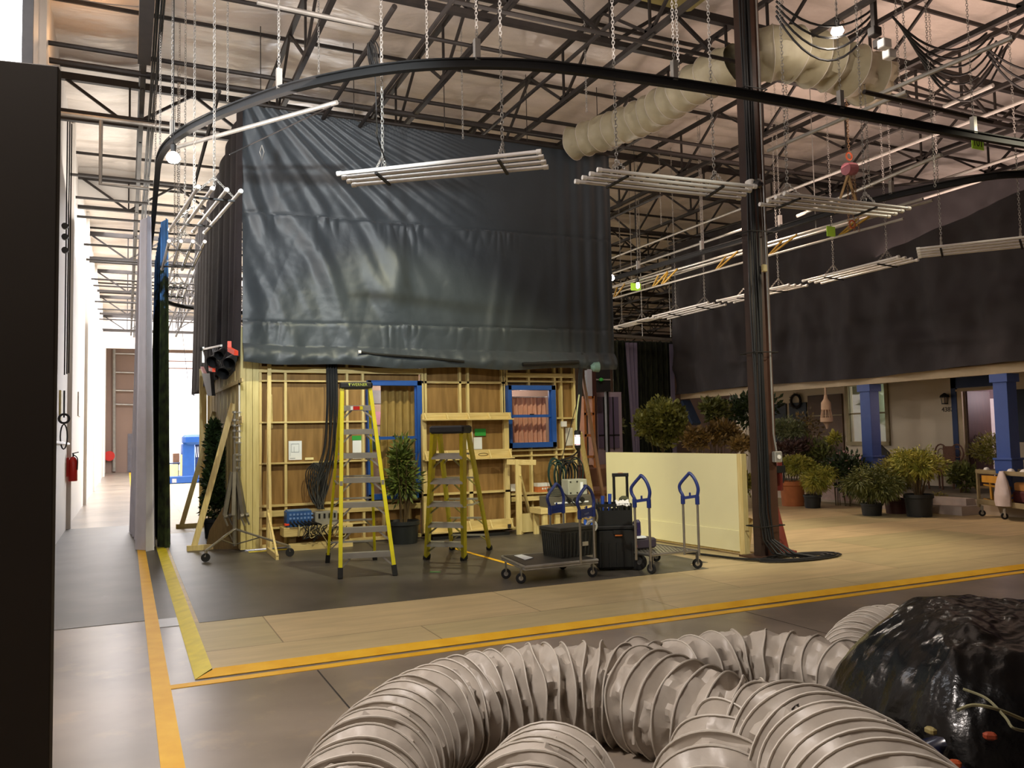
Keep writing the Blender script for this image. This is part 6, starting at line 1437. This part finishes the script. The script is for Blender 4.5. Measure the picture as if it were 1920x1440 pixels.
# brown sofa in the gap
a = PY(1112, 888, 14.5); b = PY(1150, 945, 14.5)
SOFA = mat('sofa_brown', '#5a3823', .7, var=.12)
t = thing('brown_sofa', (a.x, 14.6, 0), 'brown sofa with stacked cushions in the gap between the set and the cream flat', 'sofa')
MB().bevbox((a.x + .7, 15.0, .3), (1.4, .8, .3), .06).build('seat', SOFA, t); MB().bevbox((a.x + .7, 15.3, .75), (1.4, .25, .6), .08).build('backrest', SOFA, t)
MB().bevbox((a.x + .35, 14.9, .53), (.66, .6, .16), .05).build('cushion', SOFA, t); MB().bevbox((a.x + 1.03, 14.9, .53), (.66, .6, .16), .05).build('cushion', SOFA, t)
MB().bb((a.x + .02, 14.62, -.0), (a.x + 1.38, 14.66, .16)).build('base_rail', ORANGEW, t)
t = thing('flat_bracket', PD(1105, 686, PZ(1095, 985)), 'pale greenish clamp light at the right end of the front drape hem', 'lamp')
p = PY(1107, 688, 13.3); MB().lathe(p, [(.03, 0), (.09, .06), (.1, .16), (.0, .17)], 12, (1, -.2, 0)).build('shade', mat('seafoam', '#7fa39a', .4), t, smooth=True); MB().bar(p, p + V((-.15, 0, .05)), .03).bar(p + V((-.15, 0, .05)), p + V((-.15, .03, .25)), .03).build('arm', BLACK, t)

# ============================================================ HALLWAY
zfl = -.03
m0 = PZ(317, 909, zfl); Ym = m0.y
t = thing('blue_lift_machine', (m0.x, Ym, zfl), 'blue industrial lift machine parked in the bright hallway', 'machine')
LB = mat('lift_blue', '#1c4f9e', .4, var=.06); LBD = mat('lift_blue_dark', '#14305f', .5, var=.1)
def mz(py, px=350): return PY(px, py, Ym).z
def mx(px): return PY(px, 870, Ym).x
MB().bevbox(((mx(310) + mx(398)) / 2, Ym + .6, (mz(908) + mz(895)) / 2 + .05), (mx(398) - mx(310), 1.2, mz(894) - mz(908)), .03).build('chassis', LB, t)
MB().bevbox(((mx(342) + mx(366)) / 2, Ym + .6, (mz(832) + mz(894)) / 2), (mx(366) - mx(342), 1.1, mz(832) - mz(894)), .03).build('body', LB, t)
MB().bevbox(((mx(362) + mx(396)) / 2, Ym + .8, (mz(826) + mz(894)) / 2), (mx(396) - mx(362), .8, mz(826) - mz(894)), .03).build('engine_bay', LBD, t)
MB().bevbox(((mx(343) + mx(390)) / 2, Ym + .5, (mz(815) + mz(834)) / 2), (mx(390) - mx(343), 1.2, mz(815) - mz(834)), .1).build('hood', LB, t)
m = MB()
for k in range(4): x = mx(364 + 4 * k); m.tube([(x, Ym + .35, mz(838)), (x, Ym + .3, mz(848)), (x + .03, Ym + .35, mz(858))], .02, 6)
m.build('hose', WHITEP, t)
MB().bb((mx(312), Ym + .1, mz(893)), (mx(334), Ym + .15, mz(870))).build('cream_panel', mat('machine_cream', '#e0cf9a', .5), t)
MB().bb((mx(338), Ym + .1, mz(893)), (mx(343), Ym + .15, mz(852))).build('cream_post', mat('machine_cream', '#e0cf9a'), t)
m = MB().tube([(mx(310), Ym + .2, mz(895)), (mx(310), Ym + .2, mz(856))], .03, 6).tube([(mx(310), Ym + .2, mz(868)), (mx(345), Ym + .2, mz(868))], .03, 6).tube([(mx(334), Ym + .2, mz(893)), (mx(334), Ym + .2, mz(868))], .03, 6); m.build('guard_rail', LBD, t)
MB().bb((mx(326), Ym + .5, mz(872)), (mx(338), Ym + 1.0, mz(850))).build('seat', mat('seat_brown', '#7a5a48', .6), t)
MB().bb((mx(323), Ym - .01, mz(904)), (mx(331), Ym, mz(897))).build('decal', mat('decal_pale', '#c9b0b8', .5), t)
for px in (316, 345, 385): MB().lathe((mx(px), Ym + .05, zfl + .12), [(0, 0), (.1, 0), (.12, .02), (.12, .1), (0, .12)], 16, (0, 1, 0)).build('wheel', RUBBER, t)
# extinguisher on the left wall
p = PX(137, 880, -.98); t = thing('fire_extinguisher', p, 'bright red fire extinguisher hanging on the white left wall', 'extinguisher')
z0, z1 = PX(137, 902, -.98).z, PX(137, 858, -.98).z
MB().lathe((-.98, p.y, z0), [(0, 0), (.075, .0), (.085, .02), (.085, z1 - z0 - .08), (.05, z1 - z0), (.02, z1 - z0 + .02)], 18).build('cylinder', REDP, t, smooth=True)
MB().bb((-.895, p.y - .05, (z0 + z1) / 2), (-.89, p.y + .05, (z0 + z1) / 2 + .14)).build('label_plate', PAPER, t)
MB().bar((-.98, p.y, z1), (-.98, p.y, z1 + .09), .03).bar((-1.0, p.y, z1 + .08), (-.88, p.y, z1 + .11), .02).build('valve', BLACK, t)
MB().tube(smoothpath([(-.97, p.y, z1 + .05), (-.9, p.y - .08, z1 - .02), (-.9, p.y - .11, z1 - .25)], 5), .012, 6).build('hose', BLACK, t)
MB().bb((-1.1, p.y - .03, z0 + .1), (-1.05, p.y + .03, z1)).build('wall_bracket', REDP, t)
o = MB().bb((-1.09, p.y + 1.0, z1 - .2), (-1.07, p.y + 1.2, z1 + .1)).build('red_sign', mat('dark_red', '#5e1c18')); tag(o, 'small dark red plate on the white wall behind the extinguisher', 'sign')
# pull ropes and pulleys
t = thing('pull_rope', PX(122, 600, -1.0), 'black pull ropes with pulleys running down the white left wall', 'rope')
m = MB(); yq = PX(122, 600, -1.0).y
for dx in (0, .07, .13): m.tube([(-1.0 + dx * .4, yq + dx * 2, 7.6), (-1.0 + dx * .4, yq + dx * 2, PX(118, 700, -1.0).z + .4 * dx)], .012, 5)
m.build('rope', CABLE, t)
for py in (425, 445, 470): q = PX(122, py, -1.0); MB().lathe(q, [(0, 0), (.055, 0), (.055, .07), (0, .07)], 12, (0, -1, 0)).build('pulley', BLACK, t)
q = PX(120, 785, -1.0); MB().ring(q + V((0, 0, -.0)), .08, .02, (0, 1, 0)).ring(q + V((0, 0, -.32)), .22, .012, (0, 1, 0), sx=.25).bar(q + V((0, 0, .02)), q + V((0, 0, .5)), .03).build('knotted_end', BLACK, t)
for k, (px, py, w_, h_, c_, lab) in enumerate(((113, 760, .1, .55, '#c9b86a', 'yellowed plate on the white left wall beside the ropes'), (147, 757, .25, .6, '#d8d4ce', 'pale notice board on the white left wall'))):
    q = PX(px, py, -1.08); o = MB().bb((-1.1, q.y, q.z - h_ / 2), (-1.07, q.y + w_ * 4, q.z + h_ / 2)).build('wall_plate', mat('plate%d' % k, c_, .6)); tag(o, lab, 'panel')
o = MB().tube([(-1.05, 15.0, 1.75), (-1.05, 19, 1.72)], .03, 6).build('wall_pipe', WHITEP); tag(o, 'white pipe running level along the left wall near the ropes', 'pipe')
# far wall pipes
Yf = 55.6
t = thing('far_wall_pipes', PY(214, 760, Yf), 'dark vertical pipe with branches on the far wall of the hallway', 'pipe')
m = MB().tube([PY(214, 884, Yf), PY(214, 655, Yf)], .09, 8); m.build('riser', GALV, t)
for py in (663, 698, 732, 758): MB().tube([PY(214, py, Yf), PY(255, py + 1, Yf)], .05, 6).build('branch', GALV, t)
for px0, px1, lab in ((196, 203, 'red reel on the far hallway wall'),):
    q = PY(205, 855, Yf - .1); o = MB().lathe(q, [(0, 0), (.3, 0), (.3, .2), (0, .2)], 16, (0, 1, 0)).build('hose_reel', REDP); tag(o, lab, 'hose reel')

# ============================================================ NEAR DARK PANEL AT THE LEFT EDGE
e = EYE + ray(101, 780).normalized() * 3.2; zt5 = PD(114.5, 124, e).z; e2 = PZ(0, 112, zt5); e.z = zt5
d = (e2 - e); d.z = 0; d.normalize(); nrm = V((d.y, -d.x, 0))
if nrm.y < 0: nrm = -nrm
o = MB().prism([V((e.x, e.y, zfl)), V((e.x, e.y, zt5)), V((e.x, e.y, zt5)) + d * 1.6, V((e.x, e.y, zfl)) + d * 1.6], nrm * .05).build('dark_partition', PANELD, bevel=.004); tag(o, 'tall dark brown partition panel close to the camera at the left edge', 'partition')
# ============================================================ FOREGROUND DUCTS
def dp(px, py, z=.25): return PZ(px, py, z - .03)
duct([dp(1190, 1262, .22), dp(1240, 1275, .22), dp(1300, 1262, .22), dp(1380, 1246, .22), dp(1470, 1250, .22), dp(1570, 1268, .22), dp(1660, 1300, .22)], .215, .17, DUCT, 'pale fabric duct lying behind, running under the black plastic at its right end', crumple=.022, seed=21)
duct([dp(1600, 1265, .2), dp(1605, 1225, .2), dp(1640, 1195, .2), dp(1700, 1185, .2), dp(1770, 1195, .2)], .2, .12, DUCT, 'short pale duct loop curling up behind the black plastic heap', crumple=.016, seed=5)
duct([dp(640, 1640), dp(672, 1520), dp(730, 1420), dp(815, 1352), dp(930, 1315), dp(1060, 1300), dp(1160, 1303), dp(1235, 1320), dp(1300, 1345, .23), dp(1380, 1375, .2), dp(1480, 1392, .18)], .275, .105, DUCT, 'largest pale fabric duct arching across the foreground from the lower left', crumple=.03, seed=1, nb=6, nside=48)
duct([dp(985, 1810, .26), dp(990, 1640, .26), dp(1000, 1545, .26), dp(1040, 1490, .2)], .28, .11, DUCT, 'end of a pale duct poking in at the bottom edge, centre', crumple=.03, seed=8, nb=6)
duct([dp(1352, 1760, .22), dp(1348, 1600, .26), dp(1362, 1490, .32), dp(1412, 1425, .38), dp(1480, 1418, .44), dp(1560, 1462, .48), dp(1650, 1550, .52), dp(1760, 1700, .55), dp(1860, 1900, .55)], .275, .125, DUCT, 'thick pale fabric duct bending toward the camera at the lower right', crumple=.032, seed=13, nb=6, nside=48)
p = dp(1505, 1318, .7); o = MB().prism([dp(1484, 1332, .72), dp(1490, 1326, .725), dp(1530, 1304, .70), dp(1528, 1310, .695)], (0, 0, .006)).build('tape_patch', BLACKP); tag(o, 'small dark patch of tape on the thick duct at the lower right', 'tape')

# ============================================================ BLACK PLASTIC HEAP
PLAST = mat('black_plastic_sheet', '#060607', .2, var=.1, bump=.35, bscale=14)
c = EYE + ray(1892, 1250).normalized() * 5.2; c.z = 0
vx = V((RW[0][0], RW[1][0], 0)).normalized(); vy = V((-vx.y, vx.x, 0))   # across / away
def heap(u, v):
    a = u * 2 * PI; r = v
    ca, sa = math.cos(a), math.sin(a)
    rx = .97 * (1 + .10 * math.sin(a * 3 + 1)); ry = .95 * (1 + .08 * math.sin(a * 2 + 2))
    q = c + vx * (ca * rx * r) + vy * (sa * ry * r - .1)
    hgt = .80 * (1 - r ** 3.6) ** .8 if r < 1 else 0
    n1 = noise.noise(V((ca * r * 2.2 + 4, sa * r * 2.2, 1))); n2 = noise.noise(V((ca * r * 7 + 1, sa * r * 7, 5))); n3 = noise.noise(V((ca * r * 17, sa * r * 17, 9)))
    ridge = 1 - abs(noise.noise(V((ca * r * 3.1 + 7, sa * r * 3.1 + 2, 3)))) * 2.2
    return V((q.x, q.y, -.03 + max(0, hgt + .07 * n1 + .03 * ridge * r + .02 * n2 + .010 * n3 * (1 if r < .97 else 0)) * min(1, (1.02 - r) * 14)))
o = MB().grid(heap, 220, 90).build('plastic_sheet', PLAST, smooth=True); tag(o, 'heap covered by a glossy black plastic sheet at the lower right', 'plastic sheet')
NAVYH = mat('navy_hose', '#0c1028', .22, var=.1, coat=.4)
GH = 'dark hoses in the lower right corner'
for k, (P, R_, lab) in enumerate((
    ([dp(1640, 1330, .2), dp(1720, 1340, .3), dp(1800, 1325, .42), dp(1880, 1300, .5), dp(1990, 1290, .45)], .06, 'upper navy plastic hose curving below the black heap'),
    ([dp(1700, 1430, .2), dp(1780, 1400, .32), dp(1860, 1380, .36), dp(1990, 1370, .34)], .07, 'middle navy hose crossing the lower right corner'),
    ([dp(1760, 1470, .2), dp(1840, 1440, .26), dp(1900, 1425, .28), dp(2000, 1410, .26)], .06, 'lowest navy hose at the bottom right corner'))):
    o = MB().tube(smoothpath(P, 8), R_, 14).build('navy_hose', NAVYH, smooth=True); tag(o, lab, 'hose', GH)
o = MB().tube(smoothpath([dp(1806, 1292, .62), dp(1850, 1310, .60), dp(1885, 1345, .56), dp(1900, 1365, .54), dp(1930, 1372, .5)], 8), .006, 6).build('thin_wire', mat('wire_pale', '#7d7a5c', .6), smooth=True); tag(o, 'thin pale wire looping over the dark corner, descending to the right', 'wire')
o = MB().tube(smoothpath([dp(1795, 1332, .58), dp(1825, 1322, .6), dp(1870, 1330, .58), dp(1925, 1352, .5)], 8), .007, 6).build('thin_wire', mat('wire_tan', '#8f8a66', .6), smooth=True); tag(o, 'thin tan wire arching below the other wire in the dark corner', 'wire')
for (px, py, z, c_, lab) in ((1745, 1370, .42, '#9a8c5a', 'small tan scrap lying among the navy hoses'), (1856, 1380, .45, '#8c3a20', 'small orange-red plug among the navy hoses'), (1790, 1432, .36, '#a8481e', 'orange scrap at the bottom edge by the navy hoses')):
    q = dp(px, py, z); o = MB().bevbox(q, (.05, .035, .03), .008, Matrix.Rotation(px, 3, 'Z')).build('scrap', mat('scrap' + c_[1:], c_, .5)); tag(o, lab, 'scrap')
